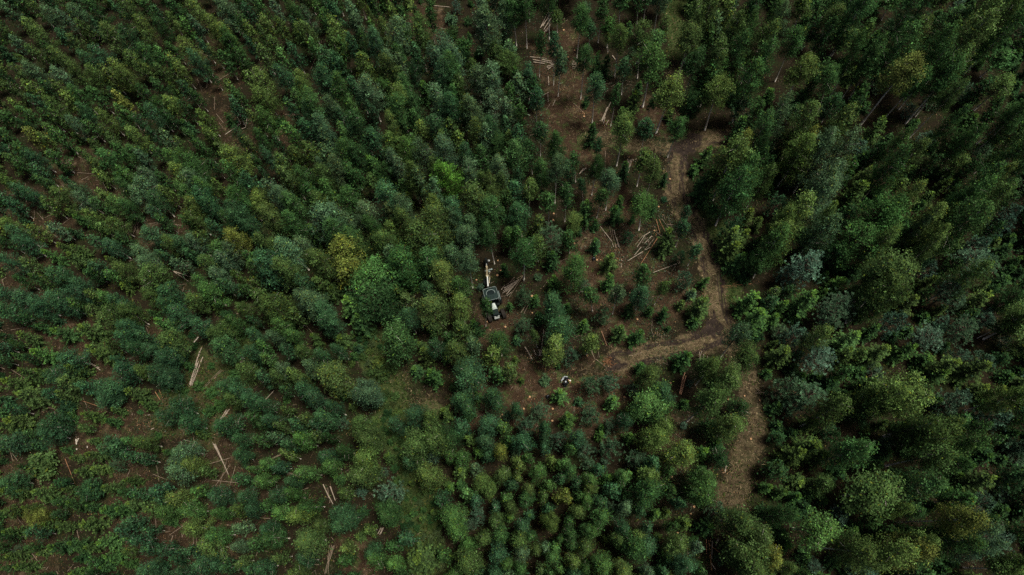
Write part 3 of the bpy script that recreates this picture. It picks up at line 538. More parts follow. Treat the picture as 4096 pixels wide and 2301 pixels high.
# felled stems: x1,y1,x2,y2 (tile pixels); w = thick log, p = thin pole, r = reddish pole, and the pile they lie in
def zoomed(x0, y0, k, s):
    return [tuple(float(v) for v in q.split(',')) for q in s.split()], x0, y0, k
LOGS = [
 ('tractor', 1850, 1020, 5.168, 'w', '1170,510,850,690 1140,555,950,725 1140,550,905,820 1070,620,890,760 1000,650,825,795 870,630,795,725 960,660,850,780 1010,770,915,850 1080,600,930,780 1115,560,870,700 1050,600,835,750'),
 ('tractor', 1850, 1020, 5.168, 'p', '1240,440,965,880 1230,430,900,620 1080,460,940,600 800,858,905,848 1365,950,1200,1200 1365,1020,1260,1225'),
 ('fan', 2350, 820, 5.1675, 'w', '265,445,370,585 360,570,500,750 545,520,640,870 595,680,660,880 570,790,590,885 515,800,540,870 1290,560,1150,650 1180,640,1020,875 1330,640,1180,795 1300,875,1185,935 1140,965,835,1155 1110,870,970,1040 700,1210,700,1290 690,1140,740,1160'),
 ('fan', 2350, 820, 5.1675, 'p', '455,450,500,665 505,490,550,740 555,560,655,890 450,680,520,780 340,610,370,650 1145,630,990,820 1205,655,1130,780 1345,650,1250,770 1370,700,1250,870 1310,770,1180,930 1200,900,1050,1105 1250,680,1140,720 1840,1235,1750,1365 1640,400,1775,412 1665,235,1740,480 1540,290,1710,515 1455,215,1500,265 1570,200,1600,300 1545,225,1555,260 1395,540,1565,670'),
 ('fan', 2350, 820, 5.1675, 'r', '1440,690,1085,1250 1420,300,1500,590 1480,300,1610,560'),
 ('fanlong', 2350, 820, 5.1675, 'w', '1920,1190,1350,1400'),
 ('toppile', 2048, 0, S, 'w', '365,120,285,280 405,125,300,270 385,135,310,265 350,200,290,270 395,180,320,300 385,250,325,325 380,270,345,320 320,240,285,280'),
 ('crosspile', 2048, 0, S, 'w', '180,572,350,590 210,600,420,640 215,625,330,640 300,600,415,620 330,610,415,655 350,670,420,650 350,685,415,665 360,700,390,680'),
 ('endpile', 2048, 0, S, 'w', '610,620,655,615 600,640,655,630 600,655,655,645 605,675,655,665 610,695,650,680'),
 ('slimpile', 2048, 0, S, 'w', '995,1025,920,1190 960,1080,900,1215 940,1150,905,1225 935,1180,920,1245 970,1210,945,1260 880,1220,920,1200'),
 ('upperloose', 2048, 0, S, 'w', '1205,320,1260,385 1010,560,1040,600 435,1005,410,1065 370,930,315,960 365,770,370,860 360,950,365,1030'),
 ('upperloose', 2048, 0, S, 'p', '1040,740,1030,770 910,850,1010,835 1000,875,1095,805 930,935,970,905 1140,810,1210,830 1150,850,1205,855 385,1040,345,1110 240,1345,180,1365 370,1320,240,1350 560,200,500,250 620,1040,735,1150'),
 ('trackpile', 2048, 575, S, 'w', '1190,165,1170,290 1165,155,1170,200 1210,155,1175,270 1250,150,1240,185 1220,160,1225,180 745,245,675,305 720,250,680,300'),
 ('midloose', 2048, 575, S, 'p', '940,75,935,270 355,1385,315,1440 560,1150,420,1220 740,940,700,970'),
 ('redpoles', 2048, 575, S, 'r', '2405,1410,2110,1435 2280,1385,2220,1415 2260,1440,2120,1446'),
 ('stakes', 2048, 1150, S, 'w', '320,420,295,620 130,600,205,725 145,620,190,700 220,630,240,680 265,620,260,660 280,625,275,690 300,630,280,690 315,630,325,660 240,680,300,690'),
 ('stakes', 2048, 1150, S, 'p', '335,440,330,540 295,730,275,760 165,170,120,265 140,180,90,255'),
 ('redlog', 2048, 1150, S, 'R', '900,440,955,585'),
 ('lowloose', 2048, 1150, S, 'p', '945,540,980,570 785,615,835,725 800,625,830,715 750,620,745,680 865,620,878,705 840,720,940,795 1310,655,1180,690 1420,610,1490,690 1450,720,1570,780 1555,735,1565,775 620,1110,625,1260 560,1005,600,1000 1870,870,1865,930'),
 ('stubs', 2048, 1150, S, 'p', '1410,310,1405,450 1410,440,1415,475 1440,420,1450,480 1460,440,1470,490 1480,460,1490,500 1530,470,1540,490 1430,470,1420,500 1500,480,1510,515'),
 ('stubs2', 2048, 1150, S, 'w', '1885,650,1890,750 1910,640,1890,700 1930,670,1920,720 1895,700,1905,735 1968,690,1965,720'),
 ('redbundle', 2048, 1150, S, 'R', '1740,855,1690,1075 1730,880,1695,1060 1750,890,1700,1080 1720,900,1685,1070'),
 ('edgebrush', 2048, 1150, S, 'p', '2440,1065,2576,1055 2470,1030,2500,1080 2450,1010,2540,1075'),
 ('bottomrack', 2048, 1725, S, 'r', '1955,1090,1960,1240 1980,1100,2005,1350 2000,1150,2110,1240 2010,1040,2000,1090 1990,1250,2015,1410'),
 ('bottomrack', 2048, 1725, S, 'w', '2015,1110,2010,1290 2080,1085,2050,1150 2070,1080,2055,1130 2005,1330,2050,1395 2155,335,2145,415 2165,350,2140,400'),
 ('bottomrack', 2048, 1725, S, 'p', '1620,5,1720,85 2000,370,1910,440 1990,390,1920,445 2005,365,1960,390'),
 ('lanepile', 1024, 1725, S, 'p', '265,390,420,450 270,400,410,455 260,420,400,455 280,410,430,460 300,400,440,470 285,395,400,440'),
 ('lanepair', 1024, 1725, S, 'w', '675,535,740,680 700,590,775,735 745,555,800,700'),
 ('lanepair', 1024, 1725, S, 'p', '720,570,745,720 755,560,790,690 280,225,165,275 290,215,160,270'),
 ('shortpile', 1024, 1725, S, 'w', '1260,970,1225,1035 1280,970,1245,1040 1270,975,1250,1035 1285,970,1255,1030'),
 ('longrack', 1024, 1725, S, 'p', '740,1145,720,1300 760,1145,725,1330 780,1150,700,1440 750,1200,690,1440 770,1160,735,1320 790,1150,745,1290 735,1300,725,1440'),
 ('bottomloose', 1024, 1725, S, 'p', '565,1340,635,1345 560,1265,558,1400 525,570,430,605 480,545,330,590 20,870,145,880 285,345,350,355 15,1210,0,1260'),
 ('whitefork', 1024, 1150, S, 'w', '180,1040,85,1140 85,1150,165,1190'),
 ('midleft', 1024, 1150, S, 'p', '370,1182,410,1180 655,1125,775,1103 460,330,610,510 605,490,670,450 145,310,200,380 160,310,195,360 2380,1225,2210,1315'),
 ('whitestub', 0, 1150, S, 'W', '2000,495,1950,555'),
 ('longbundle', 0, 1150, S, 'w', '2030,600,1900,990 2010,640,1915,990 1990,700,1910,980 2000,740,1925,985 2040,700,1930,990 1985,760,1905,990'),
 ('leftpoles', 0, 1150, S, 'p', '2220,830,2040,1010 2235,835,2060,1005 1500,400,1375,320 1470,400,1505,490 110,825,260,920 455,1200,615,1240 835,1110,870,1190 1340,830,1385,850 1720,1110,1700,1140 2320,750,2375,715 1820,50,1785,170 1840,90,1800,170 1850,0,1810,140 110,428,250,405 205,270,410,280 795,320,850,325 0,800,50,825 0,925,40,930 490,800,590,775 2400,1175,2490,1210 1900,1240,1960,1255 2380,670,2430,700 1730,780,1780,735'),
 ('forkpole', 0, 1150, S, 'w', '730,705,910,770 900,760,1015,835 910,760,1000,810'),
 ('leftpoles', 0, 1150, S, 'r', '800,1130,985,1195 1140,935,1250,985 1180,950,1240,980 1560,1050,1610,1130 1600,1030,1640,1120'),
 ('leftbundle', 0, 1150, S, 'w', '2310,1225,2190,1345 2300,1240,2200,1350 2280,1230,2210,1340 2290,1260,2215,1340'),
 ('stackedge', 0, 1150, S, 'w', '2370,1335,2380,1420 2390,1330,2395,1440 2400,1340,2400,1410 2365,1340,2372,1400 2410,760,2450,720 2420,760,2470,730'),
 ('leftwhite', 0, 1150, S, 'w', '1870,1265,1900,1330 1885,1255,1910,1330 1460,1290,1515,1280 1520,1430,1550,1415 1715,1030,1750,1055'),
 ('leftwhite', 0, 1150, S, 'p', '1895,1330,1935,1440 1700,945,1775,975 1200,1345,1230,1340'),
 ('crossed', 0, 1725, S, 'w', '2145,125,2260,350 2165,125,2300,440 2155,130,2240,300'),
 ('crossed', 0, 1725, S, 'p', '2085,335,2315,270 2285,280,2200,590 2310,350,2160,560 2370,350,2287,635 2130,495,2400,520 2290,645,2380,600'),
 ('whiteheap', 0, 1725, S, 'W', '765,80,770,135 790,70,775,110 880,150,878,170 772,175,772,188'),
 ('bottompoles', 0, 1725, S, 'p', '1530,430,1670,485 1575,340,1600,500 95,190,180,300 100,195,130,300 170,118,250,140 160,142,240,152 220,510,330,530 760,0,768,70 1510,190,1530,290 1935,0,1965,160 1860,90,1940,110 465,440,520,445 320,1230,405,1335 330,1365,440,1350 410,1375,460,1372 570,1410,585,1446 180,880,270,990 775,1000,795,1090 1560,860,1580,1050 1465,1050,1720,1005 1580,1050,1640,1005 1860,940,1700,1050 1740,1050,1715,1130 1880,960,1830,1070 1800,1160,1825,1280 1870,1250,1805,1370 1945,1070,1950,1170 1980,1070,1970,1170 2070,1050,2030,1130 2280,940,2360,955 2030,245,2090,225 1980,1420,2040,1446 1220,1115,1310,1112 1570,600,1560,690 680,1410,740,1340 1450,1085,1560,1075'),
 ('bottompoles', 0, 1725, S, 'r', '655,280,755,530'),
 ('midwestpoles', 0, 575, S, 'p', '625,415,720,530 820,365,895,330 960,375,985,370 1095,328,1145,342 775,290,940,305 785,130,890,180 640,200,735,130 650,205,740,150 370,690,435,765 435,765,430,740 470,735,510,720 460,660,400,710 30,660,150,663 150,525,175,505 390,540,410,520 255,590,275,570 310,570,385,615 345,670,348,760 1150,750,1290,755 1290,780,1400,735 1330,680,1425,760 1500,640,1570,590 1490,645,1565,615 1405,770,1340,910 1385,790,1390,900 1330,790,1380,890 1370,800,1345,900 1460,790,1470,850 1478,740,1480,850 1500,810,1590,790 1530,830,1620,795 1760,770,1675,915 1700,810,1760,770 1750,810,1840,825 1800,880,1720,940 1640,915,1680,918 860,840,910,820 910,790,915,815 630,810,700,755 940,790,1030,940 960,820,1000,880 760,960,910,910 480,880,580,940 200,1130,340,1190 1750,1425,1880,1412 1505,1100,1580,1095 1505,1128,1610,1132 1685,1190,1687,1290 1300,1180,1340,1168 20,1370,65,1345 20,1370,40,1430 305,1295,360,1288'),
 ('midwestwhite', 0, 575, S, 'w', '1040,395,1080,480 345,1170,415,1133 1745,1285,1895,1385 1750,1285,1975,1360'),
 ('northpoles', 0, 0, S, 'p', '1985,800,2040,890 1990,810,2030,915 2010,530,2120,575 2090,830,2075,890 2160,980,2158,1105 2035,1015,2015,1070 2175,1145,2250,1240 2415,675,2150,840 1985,420,2030,415 2205,1235,2245,1295'),
 ('northwhite', 0, 0, S, 'w', '2380,1165,2425,1250 2425,1245,2265,1355 2410,1245,2360,1285 2430,1300,2475,1280 2485,1190,2470,1290 2576,1070,2706,1155'),
 ('northbrush', 1024, 0, S, 'p', '20,1060,65,1078 370,1003,430,1022 375,1040,450,1070 1790,112,1880,100 1785,255,1940,305 1800,350,1890,380 1585,260,1535,335 600,580,545,710 660,410,640,480 290,1152,400,1150'),
 ('northbrush', 1024, 0, S, 'w', '1765,55,1950,72'),
]
STUMPS = [(2048,575,'420,710 415,775 240,1190 625,1010 555,965 855,1175 1475,640 1430,880 1590,355 105,1150'),(2048,1150,'205,260 1185,60 760,690 1260,325 200,90 1595,965 2175,1135 2490,1140 2335,1095 405,1345 115,1315 120,1225 410,1225 1130,1105 1435,1400 180,1105'),
          (2048,1725,'1535,535 1560,555 1632,672 1635,738 1800,832 1830,760 1665,1025 1805,1140 1835,1190 1605,460 2400,80'),(1024,1150,'2330,350 2510,400 2330,895 2460,1300 2480,1282'),(1024,575,'1980,1045 2435,1180 2465,1285 2430,1328 2220,1375'),(2048,0,'565,585 520,312 725,1180 630,515')]
# ------------------------------------------------------------------ ground
def sn(x, y, f, k=5, seed=0):
    r = np.random.default_rng(seed + 100); o = 0
    for i in range(k):
        a = r.random() * 6.28; p = r.random() * 6.28; q = r.random() * 6.28; ff = f * (0.6 + 0.9 * r.random())
        o = o + np.sin((x * math.cos(a) + y * math.sin(a)) * ff + p + 1.7 * np.sin((x * math.sin(a) - y * math.cos(a)) * ff * 0.7 + q))
    return o / k
def line_d(x, y, pts):
    d = np.full(np.shape(x), 1e9); tt = np.zeros(np.shape(x)); acc = 0; side = np.zeros(np.shape(x))
    for (a, b) in zip(pts[:-1], pts[1:]):
        ab = b - a; l2 = (ab ** 2).sum(); t = np.clip(((x - a[0]) * ab[0] + (y - a[1]) * ab[1]) / l2, 0, 1)
        dx = x - a[0] - t * ab[0]; dy = y - a[1] - t * ab[1]; dd = np.hypot(dx, dy)
        m = dd < d; d = np.where(m, dd, d); side = np.where(m, np.sign(ab[0] * dy - ab[1] * dx), side)
    return d, side
def gl(s): return [at(*(float(v) for v in q.split(',')))[:2] for q in s.split()]
TRACKS = {
 'main': (gl('2775,560 2712,600 2700,660 2702,760 2730,830 2780,900 2832,1000 2850,1100 2862,1200 2885,1280 2868,1345 2770,1385 2650,1402 2560,1425 2470,1440'), 1.6),
 'spur': (gl('2735,585 2800,560 2900,552'), 1.5),
 'lower': (gl('2885,1290 2960,1420 2992,1560 3012,1700 2990,1800 2962,1900 2930,2000 2905,2110'), 1.8),
 'link': (gl('2340,555 2480,565 2600,580 2712,610'), 1.35),
 'low': (gl('2480,1438 2380,1480 2260,1510'), 1.0),
 'north': (gl('2300,150 2290,250 2272,420 2290,520 2340,560'), 1.5),
 'path': (gl('2690,-80 2700,150 2692,300 2715,450 2755,555'), 0.9),
 'lane': (gl('1560,1430 1622,1560 1672,1625 1770,1612'), 1.6),
}
GREEN = [(gl('1480,1400 1560,1500 1600,1650'), 2.4), (gl('1560,1650 1640,1850 1680,2000 1700,2200 1690,2330'), 2.1), (gl('2820,870 2900,1000 2920,1180'), 1.6), (gl('2700,-60 2705,200'), 1.4), (gl('700,1640 900,1560 950,1400'), 3.5), (gl('800,1480 830,1700'), 2.5)]
SLASH = [(gl('2180,640 2240,760'), 1.6), (gl('2130,560 2140,500'), 1.6), (gl('2060,1240 2120,1330'), 1.4), (gl('2220,1390 2180,1420'), 1.6), (gl('2300,1250 2350,1330'), 1.5), (gl('2480,1180 2560,1240'), 1.6), (gl('2250,640 2350,700'), 1.4), (gl('2560,1640 2660,1720'), 1.6), (gl('2740,1720 2790,1740'), 1.5), (gl('600,1700 640,1660'), 1.6), (gl('2660,640 2640,560'), 1.0), (gl('2730,900 2750,980'), 0.8), (gl('2620,1440 2700,1420'), 0.8), (gl('2380,900 2480,980 2560,1040'), 3.4), (gl('2600,960 2560,1060 2640,1120'), 3.2), (gl('2660,900 2640,860'), 2.2), (gl('2150,260 2220,310'), 2.2), (gl('2420,330 2520,345'), 2.0), (gl('2160,90 2190,60'), 1.6), (gl('2600,1320 2640,1330'), 1.6), (gl('2330,1620 2300,1650'), 1.5), (gl('2690,1900 2720,1960'), 2.0)]
BROWN1 = [(gl('2250,200 2280,420 2330,560'), 4.5), (gl('2350,1100 2400,1050 2450,900'), 4), (gl('1950,1560 2250,1560 2450,1600'), 4.5), (gl('2000,1260 1960,1320'), 2.5), (gl('1450,2240 1420,2200'), 2.2), (gl('1700,80 1720,200'), 3), (gl('2600,560 2620,480'), 4), (gl('2420,800 2500,860'), 3), (gl('2560,1130 2650,1180'), 4), (gl('2400,1150 2500,1300'), 3.5), (gl('3560,740 3600,780'), 2.5), (gl('2600,1700 2700,1800'), 2.5)]
BROWN2 = [(gl('300,1740 420,1730 560,1720 660,1690'), 3.6), (gl('880,1780 950,1960'), 3.5), (gl('500,1950 560,2100 900,2150'), 3.5), (gl('120,1250 300,1330 420,1500'), 3.5), (gl('620,1350 700,1250'), 3), (gl('760,150 880,330'), 3.5), (gl('900,480 960,560'), 2.5), (gl('1120,540 1130,480'), 2.5), (gl('280,620 400,800 560,870'), 4.5), (gl('100,850 160,900 60,1080'), 5), (gl('640,900 720,930'), 3.5), (gl('800,1500 860,1640'), 3), (gl('870,1800 900,1950'), 3), (gl('1230,440 1300,520'), 2), (gl('40,1950 120,2280'), 4)]
BROWN = BROWN1 + BROWN2
def zt(x, y): return 0.10 * sn(x, y, 0.22, 5, 1) + 0.05 * sn(x, y, 0.8, 5, 2)
def mud_depth(x, y):
    m = np.zeros(np.shape(x))
    for k, off, st in (('main', 0.85, 1.0), ('lower', 0.8, 0.45), ('link', 0.8, 0.4), ('low', 0.75, 0.45), ('spur', 0.7, 0.8)):
        d, s = line_d(x, y, TRACKS[k][0])
        m = np.maximum(m, st * np.exp(-((d - off) / 0.42) ** 2) * (0.75 + 0.75 * sn(x, y, 1.5, 5, 9)))
    for c, r in ((at(2745, 590), 1.8), (at(2790, 1290), 1.9), (at(2860, 1310), 1.3), (at(2450, 1455), 1.0), (at(2760, 650), 1.2)):
        q = np.hypot(x - c[0], y - c[1]) / r
        m = np.maximum(m, np.clip(1.1 * np.exp(-q * q) + 0.75 * sn(x, y, 2.6, 5, 12) * np.exp(-0.6 * q * q), 0, 1))
    return np.clip(m, 0, 1)
def zfull(x, y): return zt(x, y) - 0.22 * mud_depth(x, y)
def z1(x, y): return float(zfull(np.array(x), np.array(y)))
def grid_mesh(name, X, Y, Z, mask=None, attr=None, mats=()):
    ny, nx = X.shape
    idx = np.arange(nx * ny).reshape(ny, nx)
    q = np.stack([idx[:-1, :-1], idx[:-1, 1:], idx[1:, 1:], idx[1:, :-1]], -1).reshape(-1, 4)
    V = np.stack([X, Y, Z], -1).reshape(-1, 3)
    A = attr.reshape(-1, attr.shape[-1]) if attr is not None else None
    if mask is not None:
        q = q[mask.reshape(-1)]
        used = np.unique(q); rm = np.full(len(V), -1); rm[used] = np.arange(len(used)); q = rm[q]; V = V[used]
        if A is not None: A = A[used]
    me = bpy.data.meshes.new(name); me.vertices.add(len(V)); me.vertices.foreach_set('co', V.reshape(-1).astype(np.float32))
    me.loops.add(len(q) * 4); me.loops.foreach_set('vertex_index', q.reshape(-1).astype(np.int32))
    me.polygons.add(len(q)); me.polygons.foreach_set('loop_start', np.arange(0, len(q) * 4, 4, dtype=np.int32))
    me.update(calc_edges=True); me.polygons.foreach_set('use_smooth', np.ones(len(q), bool))
    if A is not None:
        a = me.attributes.new('zone', 'FLOAT_COLOR', 'POINT'); a.data.foreach_set('color', A.reshape(-1).astype(np.float32))
    for m in mats: me.materials.append(m)
    return me
def ramp(n, src, stops):
    c = N(n, 'ShaderNodeValToRGB'); e = c.color_ramp.elements
    e[0].position, e[0].color = stops[0][0], (*stops[0][1], 1); e[1].position, e[1].color = stops[-1][0], (*stops[-1][1], 1)
    for p, col in stops[1:-1]:
        k = e.new(p); k.color = (*col, 1)
    n.links.new(src, c.inputs[0]); return c.outputs[0]
def noise(n, tc, scale, detail=6, rough=0.6):
    z = N(n, 'ShaderNodeTexNoise'); z.inputs['Scale'].default_value = scale; z.inputs['Detail'].default_value = detail; z.inputs['Roughness'].default_value = rough
    n.links.new(tc.outputs['Object'], z.inputs['Vector']); return z.outputs[0]
def mix(n, f, a, b):
    m = N(n, 'ShaderNodeMix', data_type='RGBA')
    if isinstance(f, float): m.inputs[0].default_value = f
    else: n.links.new(f, m.inputs[0])
    n.links.new(a, m.inputs[6]); n.links.new(b, m.inputs[7]); return m.outputs[2]
def sharpen(n, f, nz, amt, lo, hi):
    a = N(n, 'ShaderNodeMath', operation='MULTIPLY_ADD'); n.links.new(nz, a.inputs[0]); a.inputs[1].default_value = amt; n.links.new(f, a.inputs[2])
    r = N(n, 'ShaderNodeMapRange'); r.inputs[1].default_value = lo + amt / 2; r.inputs[2].default_value = hi + amt / 2; n.links.new(a.outputs[0], r.inputs[0]); return r.outputs[0]
def ground_mat(name):
    m, n, b = mat(name); tc = N(n, 'ShaderNodeTexCoord')
    z = N(n, 'ShaderNodeAttribute', attribute_name='zone'); sp = N(n, 'ShaderNodeSeparateColor'); n.links.new(z.outputs['Color'], sp.inputs[0])
    n1, n2, n3, n4 = noise(n, tc, 0.35, 5), noise(n, tc, 2.2, 8, 0.7), noise(n, tc, 9, 8, 0.75), noise(n, tc, 1.1, 6)
    litter = ramp(n, n3, [(0.30, (.008, .0055, .0035)), (0.47, (.030, .0185, .011)), (0.60, (.064, .040, .024)), (0.75, (.14, .098, .065))])
    shaded_moss = ramp(n, n3, [(0.3, (.006, .008, .003)), (0.5, (.015, .020, .007)), (0.72, (.038, .042, .017))])
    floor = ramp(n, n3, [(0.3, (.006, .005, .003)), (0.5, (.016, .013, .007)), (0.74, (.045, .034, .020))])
    dry = ramp(n, n3, [(0.30, (.042, .029, .016)), (0.48, (.125, .092, .052)), (0.62, (.205, .160, .098)), (0.78, (.32, .26, .17))])
    green = ramp(n, n3, [(0.3, (.014, .024, .008)), (0.5, (.040, .060, .018)), (0.72, (.085, .110, .035))])
    soil = ramp(n, n3, [(0.3, (.016, .010, .007)), (0.5, (.050, .034, .021)), (0.7, (.095, .068, .043))])
    n7, n8 = noise(n, tc, 1.5, 7, 0.7), noise(n, tc, 2.9, 7, 0.7)
    s7 = N(n, 'ShaderNodeMapRange'); s7.inputs[1].default_value = 0.38; s7.inputs[2].default_value = 0.52; n.links.new(n7, s7.inputs[0])
    s8 = N(n, 'ShaderNodeMapRange'); s8.inputs[1].default_value = 0.54; s8.inputs[2].default_value = 0.64; s8.inputs[4].default_value = 0.85; n.links.new(n8, s8.inputs[0])
    dry = mix(n, s8.outputs[0], mix(n, s7.outputs[0], soil, dry), green)
    mud = ramp(n, n2, [(0.3, (.012, .009, .008)), (0.55, (.036, .026, .021)), (0.8, (.085, .064, .050))])
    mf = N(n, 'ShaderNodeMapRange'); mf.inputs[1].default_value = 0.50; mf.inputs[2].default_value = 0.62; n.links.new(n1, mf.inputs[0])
    c = mix(n, mf.outputs[0], floor, shaded_moss)  # stand floor and moss extra dark: shade between crowns put into their colour
    c = mix(n, sharpen(n, sp.outputs[1], n2, 0.9, 0.3, 0.7), c, green)
    n5, n6 = noise(n, tc, 0.8, 6, 0.65), noise(n, tc, 0.55, 6, 0.65)
    g5 = N(n, 'ShaderNodeMapRange'); g5.inputs[1].default_value = 0.52; g5.inputs[2].default_value = 0.66; n.links.new(n5, g5.inputs[0])
    g6 = N(n, 'ShaderNodeMapRange'); g6.inputs[1].default_value = 0.54; g6.inputs[2].default_value = 0.68; g6.inputs[4].default_value = 0.8; n.links.new(n6, g6.inputs[0])
    litter = mix(n, g6.outputs[0], mix(n, g5.outputs[0], litter, green), dry)
    c = mix(n, sharpen(n, z.outputs['Alpha'], n4, 0.9, 0.3, 0.75), c, litter)
    c = mix(n, sharpen(n, sp.outputs[0], n2, 1.0, 0.30, 0.75), c, dry)
    c = mix(n, sharpen(n, sp.outputs[2], n3, 0.6, 0.35, 0.6), c, mud)
    n.links.new(c, b.inputs['Base Color']); b.inputs['Roughness'].default_value = 0.95; b.inputs['Specular IOR Level'].default_value = 0.1
    bp = N(n, 'ShaderNodeBump'); bp.inputs['Strength'].default_value = 0.9; bp.inputs['Distance'].default_value = 0.12
    n.links.new(n3, bp.inputs['Height']); n.links.new(bp.outputs[0], b.inputs['Normal'])
    return m
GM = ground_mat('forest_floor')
def zones(X, Y):
    dry = np.zeros(X.shape); green = np.zeros(X.shape); brown = np.zeros(X.shape)
    wob = 0.8 * sn(X, Y, 1.3, 6, 5) + 0.5 * sn(X, Y, 3.5, 6, 6)
    for k, (pts, w) in TRACKS.items():
        d, _ = line_d(X, Y, pts); st = {'low': 0.45, 'lane': 0.45, 'path': 0.35, 'north': 0.5, 'lower': 0.95, 'link': 0.6}.get(k, 1.0)
        dry = np.maximum(dry, st * np.clip((w + wob - d) / 0.9 + 0.5, 0, 1))
    for pts, w in GREEN:
        d, _ = line_d(X, Y, pts); green = np.maximum(green, np.clip((w + wob * 1.6 - d) / 2.0 + 0.5, 0, 1))
    for pts, w in BROWN1:
        d, _ = line_d(X, Y, pts); brown = np.maximum(brown, np.clip((w + wob * 1.6 - d) / 2.5 + 0.5, 0, 1))
    for pts, w in BROWN2:
        d, _ = line_d(X, Y, pts); brown = np.maximum(brown, 0.58 * np.clip((w + wob * 1.6 - d) / 2.5 + 0.5, 0, 1))
    return dry, green, brown, mud_depth(X, Y)
xs = np.concatenate([np.array([-420., -250, -150]), np.arange(-104, 104.01, 0.4), np.array([150., 250, 420])])
ys = np.concatenate([np.array([-420., -220, -100]), np.arange(-26, 104.01, 0.4), np.array([150., 250, 420])])
X, Y = np.meshgrid(xs, ys)
dry, green, brown, mud = zones(X, Y)
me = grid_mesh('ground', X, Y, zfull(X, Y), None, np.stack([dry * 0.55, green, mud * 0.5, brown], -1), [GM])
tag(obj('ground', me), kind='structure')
def track_sheet(keys, name):
    P = np.concatenate([np.array(TRACKS[k][0]) for k in keys]); lo = P.min(0) - 4; hi = P.max(0) + 4
    X, Y = np.meshgrid(np.arange(lo[0], hi[0], 0.22), np.arange(lo[1], hi[1], 0.22))
    dry, green, brown, mud = zones(X, Y)
    d = np.minimum.reduce([line_d(X, Y, TRACKS[k][0])[0] - TRACKS[k][1] for k in keys]) + 0.7 * sn(X, Y, 1.7, 6, 21) + 0.45 * sn(X, Y, 4.5, 6, 22)
    msk = ((d < 0.0) & (sn(X, Y, 3.0, 6, 41) + 0.6 * sn(X, Y, 7.0, 6, 42) < 0.62))[:-1, :-1]
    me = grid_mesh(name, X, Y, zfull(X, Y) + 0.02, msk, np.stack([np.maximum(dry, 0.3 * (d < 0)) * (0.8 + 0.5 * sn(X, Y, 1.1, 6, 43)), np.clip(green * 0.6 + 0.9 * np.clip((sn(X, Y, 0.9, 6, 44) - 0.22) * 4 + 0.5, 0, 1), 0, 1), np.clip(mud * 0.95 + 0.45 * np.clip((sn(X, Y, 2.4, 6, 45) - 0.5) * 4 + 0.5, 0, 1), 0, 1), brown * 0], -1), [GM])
    tag(obj(name, me), kind='structure')
track_sheet(['main', 'spur', 'link'], 'forest_track')
track_sheet(['low', 'lane'], 'footpath')

# ------------------------------------------------------------------ stuff on the ground
def scatter(n):
    """n ground points spread evenly over the photo"""
    px = rng.random(n) * (W + 300) - 150; py = rng.random(n) * (H_IMG + 300) - 200
    d = (Rn @ np.stack([(px - W / 2) / F, -(py - H_IMG / 2) / F, -np.ones(n)])).T
    P = CAMP + d * (-CAM_Z / d[:, 2])[:, None]
    P[:, 2] = zfull(P[:, 0], P[:, 1]); return P
def maxmask(P, L, soft=1.0):
    o = np.zeros(len(P))
    for pts, w in L:
        d, _ = line_d(P[:, 0], P[:, 1], pts); o = np.maximum(o, np.clip((w - d) / soft + 0.5, 0, 1))
    return o
def cards(name, P, length, width, up, tint, m, lab=None, tilt=0.35, flatn=False):
    n = len(P); mb = MB()
    l = length * np.exp(gauss(n, 1) * 0.35)
    if flatn: U = unit(gauss(n, 3) * np.array([1, 1, 0.12]))
    else: U = unit(gauss(n, 3) * tilt * np.array([1, 1, 0.2]) + np.array([0, 0, up]))
    Vv = unit(np.cross(U, gauss(n, 3) * np.array([0.3, 0.3, 0]) + np.array([0, 0, 1.0]))) if flatn else unit(np.cross(U, gauss(n, 3)))
    C = P + np.array([0, 0, 0.02]) + (U * l * 0.9 if not flatn else np.array([0, 0, 0.02]) + np.abs(gauss(n, 1)) * np.array([[0, 0, 0.02]]))
    mb.quads(C, U * l, Vv * width * np.exp(gauss(n, 1) * 0.25), tint)
    o = obj(name, mb.mesh(name, [m])); tag(o, kind='stuff'); return o
def tints(n, cols, p, sd=0.3):
    c = np.array(cols)[rng.choice(len(cols), n, p=p)] * np.exp(gauss(n, 1) * sd); return np.clip(c, 0, 1)
TL = [TRACKS[k] for k in ('main', 'spur', 'link')]; TL2 = [TRACKS[k] for k in ('low', 'north', 'lane', 'path', 'lower')]
P = scatter(900000); tm = np.maximum(maxmask(P, TL), 0.55 * maxmask(P, TL2)); md = mud_depth(P[:, 0], P[:, 1])
k = rng.random(len(P)) < tm * (1 - md) * 0.9 * (0.55 + 0.45 * np.clip(sn(P[:, 0], P[:, 1], 1.6, 5, 31) * 2, -1, 1)); Q = P[k]
cards('dry_grass', Q, 0.17, 0.022, 0.55, tints(len(Q), [(.30, .235, .135), (.20, .15, .085), (.13, .12, .045), (.09, .11, .035)], [.4, .32, .16, .12]), M['litter'], tilt=0.75)
P = scatter(420000); g = np.maximum(maxmask(P, GREEN, 2), 0.30 * (sn(P[:, 0], P[:, 1], 0.5, 5, 33) > -0.15) * (1 - 0.75 * maxmask(P, BROWN))); g *= 1 - 0.9 * maxmask(P, TL)
k = rng.random(len(P)) < g * (0.4 + 0.6 * (sn(P[:, 0], P[:, 1], 1.4, 5, 34) > -0.1)); Q = P[k]; Q = Q + np.abs(gauss(len(Q), 1)) * np.array([[0, 0, 0.14]])
cards('undergrowth', Q, 0.13, 0.055, 0.5, tints(len(Q), [(.032, .055, .014), (.050, .072, .018), (.085, .080, .020), (.024, .052, .019)], [.42, .3, .1, .18], 0.4), M['plant'], tilt=1.0)
